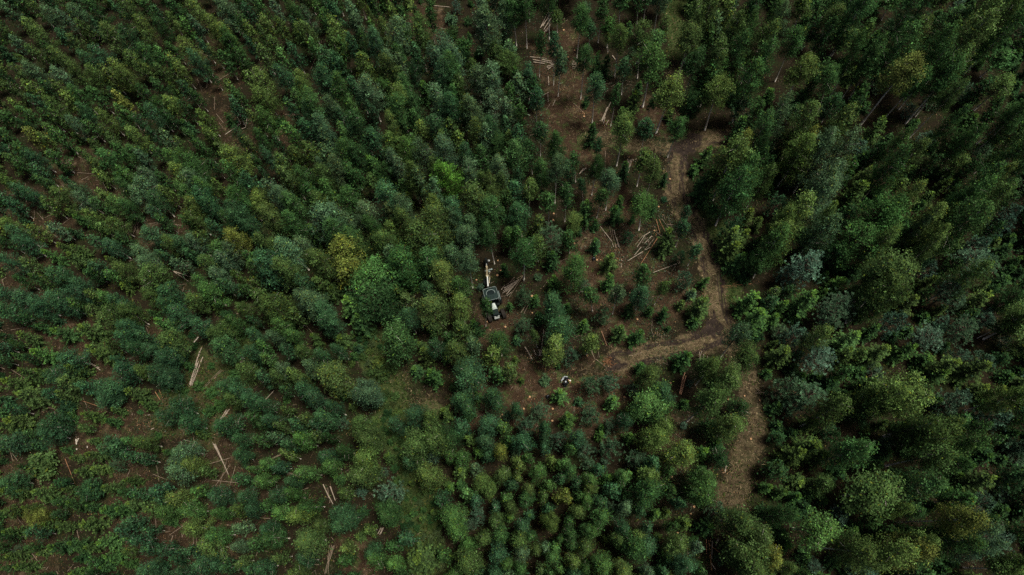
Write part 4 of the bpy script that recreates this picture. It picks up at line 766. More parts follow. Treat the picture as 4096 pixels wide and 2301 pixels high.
P = scatter(500000); k = rng.random(len(P)) < maxmask(P, SLASH, 2.4) * (0.55 + 0.45 * (sn(P[:, 0], P[:, 1], 1.7, 5, 35) > -0.2)); Q = P[k]; Q = Q + np.abs(gauss(len(Q), 1)) * np.array([[0, 0, 0.22]])
cards('brushwood', Q, 0.085, 0.042, 0.3, tints(len(Q), [(.030, .055, .026), (.045, .070, .045), (.085, .090, .040), (.10, .13, .09)], [.5, .3, .14, .06], 0.45), M['plant'], tilt=1.0)
P = scatter(150000); k = rng.random(len(P)) < (1 - 0.7 * maxmask(P, TL)) * (0.25 + 0.75 * maxmask(P, BROWN, 3)); Q = P[k]
cards('leaf_litter', Q, 0.055, 0.035, 0, tints(len(Q), [(.125, .072, .034), (.08, .05, .028), (.18, .125, .065), (.04, .03, .02)], [.35, .35, .1, .2], 0.4), M['litter'], flatn=True)
P = scatter(80000); k = rng.random(len(P)) < (1 - 0.8 * maxmask(P, TL)) * (0.4 + 0.6 * maxmask(P, BROWN + SLASH, 3)); Q = P[k]
cards('fallen_twigs', Q, 0.22, 0.011, 0, tints(len(Q), [(.13, .09, .06), (.22, .17, .13), (.08, .05, .035)], [.5, .25, .25], 0.35), M['litter'], flatn=True)
chipc = [(2040, 575, '1090,1160 900,1150 1060,1060 1095,1180'), (2048, 1150, '200,730 280,760 370,840 960,720 975,770 660,960 690,1030 1010,1050 1460,470 1910,690 190,1130 325,790'), (2048, 1725, '2150,370 2130,400 2020,380'), (2048, 0, '380,680 520,890 640,660 930,1240 690,1150 630,1090 740,1150'), (2048, 575, '1050,1050 1440,880 1200,180'), (0, 1150, '1500,1340 1420,1390 1900,970')]
CP = []
for x0, y0, s in chipc:
    for q in s.split():
        a, b_ = (float(v) for v in q.split(',')); c = at(x0 + a / S, y0 + b_ / S); CP.append(c + gauss(16, 3) * np.array([0.33, 0.33, 0]))
CP = np.concatenate(CP); CP[:, 2] = zfull(CP[:, 0], CP[:, 1]) + 0.02
cards('wood_chips', CP, 0.07, 0.032, 0, tints(len(CP), [(.26, .14, .065), (.34, .22, .125), (.17, .085, .04)], [.4, .25, .35], 0.3), M['litter'], flatn=True)
# ------------------------------------------------------------------ the trees
trees = []   # dict: kind, col, base(3), top(3) or h, w
KIND = {'b': 'birch', 'c': 'clump', 's': 'spruce', 'p': 'pine', 'd': 'leafy', 'w': 'bush', 'x': 'bare'}
def parse(tok):
    m = re.match(r'^([\-\d,]+?)([a-z])([a-zA-Z])$', tok); return [float(v) for v in m.group(1).split(',')], m.group(2), m.group(3)
for tile, s in T.items():
    for tok in s.split():
        v, k, c = parse(tok); bx, by = tp(tile, v[0], v[1]); tx, ty = tp(tile, v[2], v[3])
        B = at(bx, by); d = ray(tx, ty); dh = d[:2]; t = np.dot(B[:2] - CAMP[:2], dh) / np.dot(dh, dh)
        P = CAMP + d * t
        B[2] = z1(B[0], B[1]) - 0.05
        h = float(np.linalg.norm(P - B)); 
        if h < 3: continue
        w = v[4] / S / (F / depth(P * 0.7 + B * 0.3))
        trees.append(dict(k=k, c=c, B=B, P=P, h=h, w=w * 1.25, hand=True, stem=True))
def size_for(k, px, py, wpx, z0=6.0):
    h0 = hz(px, py); w = 1.07 * wpx / ppm(px, py, z0)
    if k == 'b' and h0 < 8.2: w *= 1.08
    if k == 'b' and 8.2 <= h0 <= 9.0: w *= 1.14
    if k in 'bcd' and h0 > 9.0: w *= 1.26
    if k in 'ps' and h0 > 12: w *= 1.15
    if k == 'b': h = h0 * (0.93 if h0 < 8.2 else (1.08 if h0 > 13 else 1)) * min(1.2, max(0.75, (w / (h0 * 0.27)) ** 0.4))
    elif k == 'c': h = h0 * 1.05
    elif k == 's': h = min(h0 * 0.9, 1.9 * w + 0.6)
    elif k == 'p': h = min(h0 * 0.95, 2.4 * w)
    elif k == 'd': h = min(h0, 2.2 * w + 2)
    elif k == 'w': h = min(2.6, 0.9 * w)
    else: h = 1.6 * w
    return h, w
KC = {'b': .70, 'c': .66, 's': .60, 'p': .70, 'd': .60, 'w': .5, 'x': .5}
def place(k, c, px, py, wpx, hand):
    h, w = size_for(k, px, py, wpx); h, w = size_for(k, px, py, wpx, h * KC[k])
    q = at(px, py, h * KC[k]); B = np.array([q[0], q[1], z1(q[0], q[1]) - 0.05])
    trees.append(dict(k=k, c=c, B=B, P=B + np.array([gauss() * 0.03 * h, gauss() * 0.03 * h, h]), h=h, w=w, hand=hand))
for tile, s in C.items():
    for tok in s.split():
        v, k, c = parse(tok); px, py = tp(tile, v[0], v[1]); place(k, c, px, py, v[2] / S, True)
# a foot that shows in the photo has no crown before it
vis = np.array([proj(t['B'] * (1 - f) + t['P'] * f) for t in trees if t.get('stem') for f in (0.06, 0.16, 0.26, 0.36)])
def clear_of(t):
    if t.get('stem'): return True
    p = np.array(proj(t['B'] * (1 - KC[t['k']]) + t['P'] * KC[t['k']])); w = t['w'] * F / depth(t['P'])
    return np.hypot(vis[:, 0] - p[0], vis[:, 1] - p[1]).min() > 0.36 * w
n0 = len(trees); trees = [t for t in trees if clear_of(t)]; print('cleared', n0 - len(trees))
# fill the rest of each stand
SPEC = {'a': (2.1, 'b' * 9 + 's', 'ggottkoyybd', (1.5, 2.3)), 'b': (3.3, 'b' * 6 + 'sss', 'gtttkooyg', (1.3, 2.1)), 'g': (2.4, 'b' * 5 + 's' * 5, 'tdogtgdd', (1.1, 1.9)), 'c': (2.0, 'b' * 9 + 'ds', 'gokktoygbd', (1.8, 3.0)),
        'e': (2.0, 'bbbpsssss', 'dgdodgdd', (1.5, 2.8)), 'f': (1.3, 'b' * 9 + 's' + 'p', 'lgtlykgltt', (1.5, 2.4)), 'h': (3.6, 'sswwp', 'gdgok', (0.9, 1.9)), 'H': (4.0, 'sswbbb', 'gdgto', (1.0, 1.8)), 'w': (0.95, 'wwwws', 'goydrog', (0.6, 1.25))}
px_c = [(proj(t['B'] * (1 - KC[t['k']]) + t['P'] * KC[t['k']]), t['w'] * F / depth(t['P'])) for t in trees]
Pxy = np.array([c[0] for c in px_c]); Pw = np.array([c[1] for c in px_c])
tr_pts = [(np.array(v[0]), v[1]) for v in TRACKS.values()]
log_px = []
for L in LOGS:
    for q in L[5].split():
        a = [float(v) for v in q.split(',')]
        for f in (0.15, 0.5, 0.85): log_px.append((L[1] + (a[0] + (a[2] - a[0]) * f) / L[3], L[2] + (a[1] + (a[3] - a[1]) * f) / L[3]))
for t in trees:
    if t.get('stem'):
        for f in (0.03, 0.14, 0.25, 0.36): log_px.append(proj(t['B'] * (1 - f) + t['P'] * f))
log_px = np.array(log_px + [(1955 + 12 * i, 1050 + j * 22) for i in range(-1, 5) for j in range(0, 12)] + [(2215 + 14 * i, 1485 + 15 * j) for i in range(7) for j in range(6)])
cand = 42000; n_fill = 0
for i in range(cand):
    px, py = rng.random() * (W + 900) - 450, rng.random() * (H_IMG + 800) - 450
    cx, cyy = int(min(31, max(0, px // 128))), int(min(17, max(0, py // 128)))
    zc_ = ZONE[cyy][cx]
    g0_ = at(px, py, 0.5)
    if any(line_d(np.array(g0_[0]), np.array(g0_[1]), q_)[0] < w_ for q_, w_ in GREEN[:2]): zc_ = 'w'
    elif zc_ == '.' and 10 <= cx <= 13 and cyy >= 11: zc_ = 'a' if cx < 12 else 'f'
    elif zc_ == '.' and 21 <= cx <= 25 and cyy >= 9: zc_ = 'e' if cx >= 23 else 'h'
    if zc_ == '.': continue
    inside = -60 < px < W + 60 and -60 < py < H_IMG + 60
    sp, ks, cs, wr = SPEC[zc_]
    k = ks[rng.integers(len(ks))]; c = cs[rng.integers(len(cs))]; c = 'g' if c == 'b' else c
    if k == 'p': c = 'n' if rng.random() < .5 else 'k'
    w = wr[0] + (wr[1] - wr[0]) * rng.random()
    s = ppm(px, py, 5); wp = w * s
    d = np.hypot(Pxy[:, 0] - px, Pxy[:, 1] - py)
    if (d < np.maximum((0.45 if zc_ in 'abg' else 0.36) * (Pw + wp), 0.5 * sp * s)).any(): continue
    h, w2 = size_for(k, px, py, wp)
    h *= {'e': 0.42 + 0.25 * rng.random(), 'c': 0.6 + 0.25 * rng.random(), 'f': 0.75 + 0.25 * rng.random(), 'a': 0.75 + 0.2 * rng.random(), 'b': 0.7 + 0.3 * rng.random(), 'g': 0.8}.get(zc_, 1)
    if k == 'b' and zc_ == 'H': h = (7 + 2.5 * rng.random())
    if k == 'b' and zc_ in 'ec': h = max(h, 2.3 * w)
    if k in 'wsp' and zc_ in 'hH': h = min(h, 2.0 * w)
    q = at(px, py, h * KC[k])
    bad = False
    for pts, tw in tr_pts:
        if line_d(np.array(q[0]), np.array(q[1]), pts)[0] < tw + 0.3 * w + 0.1: bad = True; break
    if bad: continue
    if inside and len(log_px):
        # keep the felled stems in view
        fx, fy = proj((q[0], q[1], 0))
        seg = np.array([[px + (fx - px) * f, py + (fy - py) * f] for f in (-0.45, -0.2, 0, 0.3, 0.6)])
        dd = np.hypot(log_px[:, None, 0] - seg[None, :, 0], log_px[:, None, 1] - seg[None, :, 1])
        if (dd < wp * np.array([0.3, 0.5, 0.55, 0.5, 0.3])[None]).any(): continue
    B = np.array([q[0], q[1], z1(q[0], q[1]) - 0.05])
    trees.append(dict(k=k, c=c, B=B, P=B + np.array([gauss() * 0.03 * h, gauss() * 0.03 * h, h]), h=h, w=w * (1.15 if zc_ in 'ceH' else 1), hand=False, out=not inside, stem=zc_ == 'H'))
    Pxy = np.vstack([Pxy, [px, py]]); Pw = np.append(Pw, wp); n_fill += 1
print('trees', len(trees), 'filled', n_fill)

def variant(t):
    k = t['k']
    if k == 'b': key = 'birch' if t['h'] >= 9.0 else 'young'
    elif k == 's': key = 'spruce' if t['h'] >= 7.0 else 'yspruce'
    elif k == 'p': key = 'pine' if t['h'] >= 8.0 else 'ypine'
    else: key = KIND[k]
    if t.get('stem') and k == 'b': key = 'stemmed'
    t['key'] = key
    return VAR[key][rng.integers(len(VAR[key]))]
for t in trees: t['var'] = variant(t)
NAME = {'stemmed': 'birch_tree', 'birch': 'birch_tree', 'clump': 'birch_tree', 'young': 'young_birch', 'spruce': 'spruce_tree', 'yspruce': 'young_spruce', 'pine': 'pine_tree', 'ypine': 'young_pine', 'leafy': 'broadleaf_tree', 'bush': 'bush', 'bare': 'bare_shrub'}
CAT = {'birch_tree': 'birch tree', 'young_birch': 'birch tree', 'spruce_tree': 'spruce tree', 'young_spruce': 'spruce tree', 'pine_tree': 'pine tree', 'young_pine': 'pine tree', 'broadleaf_tree': 'broadleaf tree', 'bush': 'bush', 'bare_shrub': 'shrub'}
NOUN = {'birch_tree': 'birch', 'young_birch': 'young birch', 'spruce_tree': 'spruce', 'young_spruce': 'young spruce', 'pine_tree': 'pine', 'young_pine': 'young pine', 'broadleaf_tree': 'broadleaf tree', 'bush': 'leafy bush', 'bare_shrub': 'bare grey shrub'}
GROUP = {'birch_tree': 'tall birch trees of the forest', 'young_birch': 'young birch trees of the forest', 'spruce_tree': 'tall spruce trees of the forest', 'young_spruce': 'young spruce trees of the forest', 'pine_tree': 'tall pine trees of the forest', 'young_pine': 'young pine trees of the forest', 'broadleaf_tree': 'broadleaf trees of the forest', 'bush': 'bushes on the forest floor', 'bare_shrub': 'bare shrubs'}
for t in trees:
    t['name'] = NAME[t['key']]
    m = t['B'] * 0.35 + t['P'] * 0.65
    t['px'] = proj(m); t['wpx'] = t['w'] * F / depth(m)
    c = np.array(COLR[t['c']]) * math.exp(gauss() * 0.13) * np.array([1 + gauss() * .07, 1, 1 + gauss() * .08])
    g0 = np.array([.050, .080, .032]) * (c.sum() / .162)
    c = c * 0.62 + g0 * 0.38 if t['c'] not in 'LY' else c * 0.85 + g0 * 0.15
    t['rgb'] = np.clip(c * np.array([.77, .98, 1.04]), 0.005, 0.6)
    mg = t['wpx'] * 0.45
    t['inview'] = -mg < t['px'][0] < W + mg and -mg < t['px'][1] < H_IMG + mg
by = {}
for t in trees: by.setdefault(t['name'], []).append(t)
single, mass = [], []
for nme, L in by.items():
    iv = sorted([t for t in L if t['inview']], key=lambda t: -t['wpx'] * t['h'] * (1.4 if t['hand'] else 1))
    single += iv[:300]; mass += iv[300:]
    mass += [t for t in L if not t['inview']]
print({k: sum(1 for t in single if t['name'] == k) for k in by}, 'mass', len(mass))
def xform(t):
    _, _, Rr, hh = t['var']
    ax = Vector(t['P'] - t['B']).normalized()
    if 'rot' not in t: t['rot'] = rng.random() * 6.28
    q = Vector((0, 0, 1)).rotation_difference(ax) @ Quaternion((0, 0, 1), t['rot'])
    s = t['w'] / 2 / Rr
    return Vector(t['B']), q, (s, s, t['h'] / hh)
for t in single:
    loc, q, s = xform(t)
    o = bpy.data.objects.new(t['name'], None); COL.objects.link(o); o.empty_display_size = 0.5
    o.location = loc; o.rotation_mode = 'QUATERNION'; o.rotation_quaternion = q; o.scale = s
    cn = 'foliage' if t['name'] == 'bush' else 'crown'; tn = 'stem' if t['name'] == 'bush' else 'trunk'
    c = obj(cn, t['var'][0], o); c.color = (*t['rgb'], 1)
    obj(tn, t['var'][1], o)
    t['o'] = o
# beyond 300 of a kind, and outside the frame: one mesh per kind of growth
cache = {}
def raw(me):
    if me.name not in cache:
        n = len(me.vertices); co = np.empty(n * 3, np.float32); me.vertices.foreach_get('co', co)
        if 'tint' in me.attributes:
            a = np.empty(len(me.polygons) * 4, np.float32); me.attributes['tint'].data.foreach_get('color', a); a = a.reshape(-1, 4)[:, :3]
        else: a = None
        li = np.empty(len(me.loops), np.int32); me.loops.foreach_get('vertex_index', li)
        ls = np.empty(len(me.polygons), np.int32); me.polygons.foreach_get('loop_start', ls)
        lt = np.empty(len(me.polygons), np.int32); me.polygons.foreach_get('loop_total', lt)
        cache[me.name] = (co.reshape(-1, 3), a, li, ls, lt)
    return cache[me.name]
def merged(name, L, frac):
    if not L: return
    mb = MB(); tb_v, tb_li, tb_lt, tb_mi = [], [], [], []; off = 0
    for t in L:
        loc, q, s = xform(t); A = np.array(q.to_matrix()) * np.array(s)
        co, a, li, ls, lt = raw(t['var'][0]); Q = co.reshape(-1, 4, 3); f = frac(t); k = rng.random(len(Q)) < f
        Q = Q[k]; ctr = Q.mean(1, keepdims=True); Q = ctr + (Q - ctr) * (1 / f) ** 0.5
        Q = Q @ A.T + np.array(loc); mb.q.append(Q); mb.qt.append(a[k] * t['rgb'])
        co, a, li, ls, lt = raw(t['var'][1]); V = co @ A.T + np.array(loc); tb_v.append(V); tb_li.append(li + off); tb_lt.append(lt); m_ = np.empty(len(lt), np.int32); t['var'][1].polygons.foreach_get('material_index', m_); tb_mi.append(np.minimum(m_, 1)); off += len(V)
    nq = sum(len(x) for x in mb.q); P = np.concatenate(mb.q).reshape(-1, 3); V = np.concatenate([P] + tb_v)
    li = np.concatenate([np.arange(nq * 4)] + [x + nq * 4 for x in tb_li]).astype(np.int32); lt = np.concatenate([np.full(nq, 4)] + tb_lt).astype(np.int32)
    me = bpy.data.meshes.new(name); me.vertices.add(len(V)); me.vertices.foreach_set('co', V.reshape(-1).astype(np.float32))
    me.loops.add(len(li)); me.loops.foreach_set('vertex_index', li); me.polygons.add(len(lt))
    me.polygons.foreach_set('loop_start', (np.cumsum(lt) - lt).astype(np.int32))
    mi = np.zeros(len(lt), np.int32); mi[nq:] = np.concatenate(tb_mi) + 1; me.update(calc_edges=True)
    me.polygons.foreach_set('material_index', mi)
    at_ = me.attributes.new('tint', 'FLOAT_COLOR', 'FACE'); c4 = np.ones((len(lt), 4), np.float32); c4[:nq, :3] = np.concatenate(mb.qt); at_.data.foreach_set('color', c4.reshape(-1))
    me.materials.append(M['plant']); me.materials.append(M['birch_bark'] if 'birch' in name else M['brown_bark']); me.materials.append(M['birch_twig'])
    tag(obj(name, me), kind='stuff')
iv = [t for t in mass if t['inview']]; ov = [t for t in mass if not t['inview']]
for nm in sorted({t['name'] for t in iv}): merged({'young_birch': 'birch_thicket', 'birch_tree': 'birch_woods'}.get(nm, nm + '_thicket'), [t for t in iv if t['name'] == nm], lambda t: 0.25)
merged('surrounding_woods', [t for t in ov], lambda t: 0.1)
# ------------------------------------------------------------------ felled stems
def log_mesh(bend, seed):
    r = np.random.default_rng(seed); mb = MB(); n = 9
    zs = np.linspace(-0.5, 0.5, 7)
    pts = [(z, bend * (0.25 - z * z), bend * 0.6 * math.sin(z * 5)) for z in zs]
    mb.tube(pts, [0.5 * (1 - 0.35 * (z + 0.5)) * (1 + 0.06 * r.normal()) for z in zs], n, 0, True, 1)
    me = mb.mesh('log', [M['log_bark'], M['cut_wood']], False)
    for p in me.polygons: p.use_smooth = p.material_index == 0
    return me
LM = [log_mesh(b, i) for i, b in enumerate((0.0, 0.012, -0.015, 0.02, -0.008, 0.03))]
LSTY = {'w': (0.125, (.66, .62, .57), 'pale birch log'), 'W': (0.20, (.95, .95, .92), 'thick white birch log'), 'p': (0.062, (.50, .44, .38), 'thin grey-brown pole'), 'r': (0.085, (.62, .36, .22), 'slim reddish pine pole'), 'R': (0.13, (.72, .45, .32), 'reddish-brown log')}
PILE = {'tractor': 'in the fanned pile beside the crane tractor', 'fan': 'in the fan of felled stems west of the track', 'fanlong': 'lying across slash below the fan of felled stems, much the longest', 'toppile': 'in the slanting stack at the top of the clearing',
 'crosspile': 'in the sideways pile near the top of the clearing', 'endpile': 'in the end-on stack beside a trunk near the clearing top', 'slimpile': 'in the narrow bundle in the upper clearing', 'upperloose': 'lying loose in the upper clearing',
 'trackpile': 'in a short pile near the track junction', 'midloose': 'lying loose in the middle of the clearing', 'redpoles': 'on the grass east of the track bend', 'stakes': 'in the splayed pile on the brown clearing above the workers',
 'redlog': 'pointing at the orange stump end of the track, the only one there', 'lowloose': 'lying loose around the lower track', 'stubs': 'in the row of cut ends above the lower track', 'stubs2': 'in the little stack below the lower track',
 'redbundle': 'in the bundle under spruces below the lower track', 'edgebrush': 'in the brush beside the grassy track on the right', 'bottomrack': 'in the loose stack at the bottom of the clearing', 'lanepile': 'in the bundle between birches left of the green lane',
 'lanepair': 'in the pair of bundles beside the green lane', 'shortpile': 'in the short pile below a round birch in the green lane', 'longrack': 'in the long bundle at the bottom of the green lane', 'bottomloose': 'lying loose by the bottom edge of the lane',
 'whitefork': 'lying in an open gap among the left birches', 'midleft': 'lying loose left of the middle stand', 'whitestub': 'standing out alone above the long bundle, brightest on the left', 'longbundle': 'in the long narrow bundle in the left thinning',
 'leftpoles': 'scattered through the left thinning', 'forkpole': 'in the forked stem lying in the left thinning', 'leftbundle': 'in the leaning bundle below the long one on the left', 'stackedge': 'in the small upright stack in the left thinning',
 'leftwhite': 'lying on brushy ground in the left thinning', 'crossed': 'in the crossed heap at lower left', 'whiteheap': 'on the bare rubble patch at lower left', 'bottompoles': 'scattered among low trees at lower left',
 'midwestpoles': 'scattered on brown ground at the left side', 'midwestwhite': 'lying on brown ground at the left side', 'northpoles': 'scattered in the upper left thinning', 'northwhite': 'in the crossed group in the upper left thinning', 'northbrush': 'in the dark brush between upper stands'}
placed = {}
for (pile, x0, y0, k, sty, s) in LOGS:
    d0, tint, noun = LSTY[sty]
    for i, q in enumerate(s.split()):
        a = [float(v) for v in q.split(',')]
        p1 = (x0 + a[0] / k, y0 + a[1] / k); p2 = (x0 + a[2] / k, y0 + a[3] / k)
        G1 = at(*p1); G2 = at(*p2); Lc = np.linalg.norm(G2 - G1)
        d = d0 * (0.8 + 0.4 * rng.random()) * (1 if Lc > 0.8 else 0.9)
        cnt = placed.get(pile, 0); placed[pile] = cnt + 1
        dense = pile in ('tractor', 'fan', 'toppile', 'crosspile', 'endpile', 'slimpile', 'trackpile', 'stakes', 'redbundle', 'lanepile', 'shortpile', 'longrack', 'longbundle', 'leftbundle', 'stackedge', 'crossed', 'northwhite')
        lift = d / 2 + 0.03 + (0.09 * (cnt % 4) if dense else 0.06 * rng.random())
        za, zb = z1(G1[0], G1[1]) + lift, z1(G2[0], G2[1]) + lift * (0.75 if dense else 1)
        A = at(*p1, za); B = at(*p2, zb)
        o = obj('log' if sty in 'wWR' else 'pole', LM[rng.integers(6)])
        v = Vector(B - A); o.location = Vector((A + B) / 2); o.rotation_mode = 'QUATERNION'
        o.rotation_quaternion = v.to_track_quat('X', 'Z'); o.scale = (v.length, d, d)
        o.color = (*np.array(tint) * (0.8 + 0.3 * rng.random()), 1)
        tag(o, noun + ' ' + PILE[pile], 'log' if sty in 'wWR' else 'pole', 'felled logs' if sty in 'wWR' else 'felled thin poles')
# ------------------------------------------------------------------ stumps
mb = MB(); pr = [(0.30, -0.06), (0.20, 0.03), (0.165, 0.12), (0.155, 0.20)]
n = 12; rings = [[(r * (1 + 0.09 * math.sin(3 * a + 1)) * math.cos(a), r * (1 + 0.09 * math.sin(3 * a + 1)) * math.sin(a), h) for a in [6.283 * j / n for j in range(n)]] for r, h in pr]
mb.loft(rings, 0, False); mb.add(rings[-1], [tuple(range(n))], 1)
SM = mb.mesh('tree_stump', [M['brown_bark'], M['cut_wood']])
stumps = []
for x0, y0, s in STUMPS:
    for q in s.split():
        a, b_ = (float(v) for v in q.split(',')); G = at(x0 + a / S, y0 + b_ / S); o = obj('tree_stump', SM)
        o.location = (G[0], G[1], z1(G[0], G[1])); k = 0.55 + 0.35 * rng.random(); o.scale = (k, k, 0.8 + 0.5 * rng.random()); o.rotation_euler.z = rng.random() * 6
        stumps.append((o, (x0 + a / S, y0 + b_ / S)))
# splintered orange root plate where the low track ends
mb = MB()
for i in range(26):
    c = Vector((gauss() * 0.38, gauss() * 0.30, 0.06 + 0.12 * abs(gauss()))); a = gauss() * 0.8 + 0.6; l = 0.16 + 0.2 * rng.random(); v = Vector((math.cos(a), math.sin(a), gauss() * 0.35)) * l
    mb.tube([c - v, c + v * .2, c + v], [0.05 + .05 * rng.random(), 0.06, 0.02], 5)
mb.lathe([(0.24, 0), (0.20, 0.12), (0.16, 0.22)], 10)
M['orange_wood'] = flat('orange_wood', (0.15, 0.075, 0.038), 0.85, noise=0.5, scale=7, spec=0.1)
o = obj('root_stump', mb.mesh('root_stump', [M['orange_wood']])); G = at(2432, 1447); o.location = (G[0], G[1], z1(G[0], G[1])); o.scale = (0.75, 0.9, 0.9)
tag(o, 'splintered orange root stump where the lower track ends in mud', 'stump')
# ------------------------------------------------------------------ crane tractor (local: +Y towards its nose, origin under the rear axle)
M['t_black'] = flat('t_black', (0.012, 0.016, 0.016), 0.75, noise=0.3, spec=0.12)
M['t_dark'] = flat('t_dark', (0.009, 0.016, 0.016), 0.75, noise=0.3, spec=0.12)
M['t_roof'] = flat('t_roof', (0.016, 0.030, 0.028), 0.75, noise=0.2, spec=0.12)
M['t_glass'] = flat('t_glass', (0.006, 0.013, 0.014), 0.75, noise=0.4, spec=0.12)
M['t_light'] = flat('t_light', (0.20, 0.26, 0.25), 0.45, noise=0.12)
M['t_white'] = flat('t_white', (0.55, 0.57, 0.55), 0.5, noise=0.1)
M['t_steel'] = flat('t_steel', (0.30, 0.32, 0.31), 0.45, 0.6, noise=0.3)
M['t_tan'] = flat('t_tan', (0.40, 0.34, 0.22), 0.5, noise=0.3)
M['rubber'] = flat('rubber', (0.030, 0.026, 0.023), 0.95, noise=0.5, scale=8, spec=0.1)
M['t_lamp'] = flat('t_lamp', (0.8, 0.82, 0.8), 0.2, noise=0.05)
mm, n_, b_ = mat('hood_paint'); tcx = N(n_, 'ShaderNodeTexCoord'); wv = N(n_, 'ShaderNodeTexWave'); wv.bands_direction = 'X'; wv.inputs['Scale'].default_value = 5.5; wv.inputs['Distortion'].default_value = 0.3
n_.links.new(tcx.outputs['Object'], wv.inputs['Vector']); n_.links.new(ramp(n_, wv.outputs[0], [(0.1, (.14, .20, .18)), (0.5, (.42, .50, .46)), (0.9, (.52, .58, .55))]), b_.inputs['Base Color']); b_.inputs['Roughness'].default_value = 0.4; M['hood'] = mm
tr = bpy.data.objects.new('tractor', None); COL.objects.link(tr)
cabw = at(1963.7, 1177.5, 2.85); nose = at(1988.6, 1272.1, 0.8)
fw = Vector((nose[0] - cabw[0], nose[1] - cabw[1], 0)); TL_ = fw.length; fw.normalize()
ang = math.atan2(fw.y, fw.x) - math.pi / 2
CAB_Y = 0.05
tr.location = (cabw[0] - fw.x * CAB_Y, cabw[1] - fw.y * CAB_Y, z1(cabw[0], cabw[1])); tr.rotation_euler.z = ang
print('tractor cab to nose', TL_)
tag(tr, 'dark forestry tractor with pale bonnet and white rear crane boom in the trees', 'tractor')
NY = TL_ + CAB_Y                                # y of the front weight
def part(name, fill, mats, parent=tr, smooth=False):
    mb = MB(); fill(mb); return obj(name, mb.mesh(name, mats, smooth), parent)
def rotz(a): return Matrix.Rotation(a, 3, 'Z')
FAX = NY - 0.42                                # front axle
part('chassis', lambda m: (m.box((0, 0.9, 0.85), (0.62, 2.3, 0.5), 0, bevel=0.06), m.box((0, 0, 0.85), (1.5, 0.34, 0.34), 0, bevel=0.05), m.box((0, FAX, 0.66), (1.4, 0.2, 0.2), 0, bevel=0.03), m.box((0, -0.75, 1.0), (0.9, 0.5, 0.7), 0, bevel=0.05), m.box((0.62, 0.75, 0.85), (0.42, 0.75, 0.5), 0, bevel=0.06), m.box((-0.62, 0.75, 0.85), (0.42, 0.75, 0.5), 0, bevel=0.06)), [M['t_black']])
def rr(x, y, z, w, r, k=5):
    o = []
    for cx_, cy_, a0 in ((w[0] - r, w[1] - r, 0), (-w[0] + r, w[1] - r, 90), (-w[0] + r, -w[1] + r, 180), (w[0] - r, -w[1] + r, 270)):
        for j in range(k):
            a = math.radians(a0 + 90 * j / (k - 1)); o.append((x + cx_ + r * math.cos(a), y + cy_ + r * math.sin(a), z))
    return o
hy0, hy1 = 0.95, NY - 0.95
def hood(m):
    L = []
    for t, w, z in ((0, 0.19, 1.86), (0.35, 0.25, 1.82), (0.7, 0.31, 1.74), (1, 0.34, 1.64)):
        y = hy0 + (hy1 - hy0) * t
        L.append([(-w, y, z - 0.10), (-w * 0.8, y, z - 0.02), (-w * 0.35, y, z), (w * 0.35, y, z), (w * 0.8, y, z - 0.02), (w, y, z - 0.10), (w, y, z - 0.2), (-w, y, z - 0.2)])
    m.loft(L, 0)
hd = part('bonnet', hood, [M['hood']], smooth=False)
part('engine_cover', lambda m: m.loft([[(-w, y, 0.95), (-w * 0.95, y, z), (w * 0.95, y, z), (w, y, 0.95)] for w, y, z in ((0.36, 0.8, 1.60), (0.38, hy1, 1.5), (0.39, hy1 + .03, 1.60), (0.38, NY - 0.25, 1.46), (0.33, NY - 0.12, 1.25))], 0), [M['t_dark']])
fw_ = part('front_weight', lambda m: [m.box((-0.28 + 0.112 * i, NY, 0.80), (0.095, 0.34, 0.42), 0, bevel=0.03) for i in range(6)] + [m.box((0, NY - 0.16, 1.03), (0.78, 0.09, 0.06), 0, bevel=0.02)], [M['t_steel']])
for sx in (-1, 1): part('headlight', lambda m: m.box((sx * 0.22, NY - 0.11, 1.18), (0.14, 0.05, 0.10), 0, bevel=0.02), [M['t_lamp']])
def cab(m):
    z0, z1_ = 1.15, 2.62
    for (x, y) in ((0.70, 0.72), (-0.70, 0.72), (0.78, -0.05), (-0.78, -0.05), (0.72, -0.72), (-0.72, -0.72)):
        m.tube([(x * 1.04, y * 1.04, z0), (x, y, z1_)], [0.05, 0.045], 6)
    m.box((0, 0, 1.2), (1.56, 1.5, 0.14), 0, bevel=0.05)
part('cab', cab, [M['t_black']])
part('cab_glass', lambda m: m.loft([rr(0, 0, 1.27, (0.76, 0.74), 0.18), rr(0, 0, 2.60, (0.70, 0.68), 0.18)], 0), [M['t_glass']])
rf = part('roof', lambda m: m.loft([rr(0, 0, 2.62, (0.80, 0.76), 0.25), rr(0, 0, 2.72, (0.83, 0.79), 0.28), rr(0, 0, 2.80, (0.74, 0.70), 0.26), rr(0, 0, 2.83, (0.60, 0.56), 0.22)], 0), [M['t_roof']])
part('roof_window', lambda m: m.loft([[(0.58 * math.cos(a) * (1 if math.sin(a) > 0 else 1.0), -0.12 - 0.46 * abs(math.sin(a)) if a < math.pi else -0.12 + 0.22 * abs(math.sin(a)), z) for a in [2 * math.pi * j / 24 for j in range(24)]] for z in (2.82, 2.855)], 0), [M['t_glass']], rf)
def arch(m):
    m.tube([(0.55 * math.cos(a), -0.10 - 0.48 * math.sin(a), 2.875) for a in np.linspace(-0.25, math.pi + 0.25, 15)], [0.035] * 15, 6)
part('roof_window_rim', arch, [M['t_light']], rf)
part('roof_rib', lambda m: [m.box((x, 0.45, 2.845), (0.035, 0.34, 0.03), 0) for x in (-0.22, 0.16)], [M['t_dark']], rf)
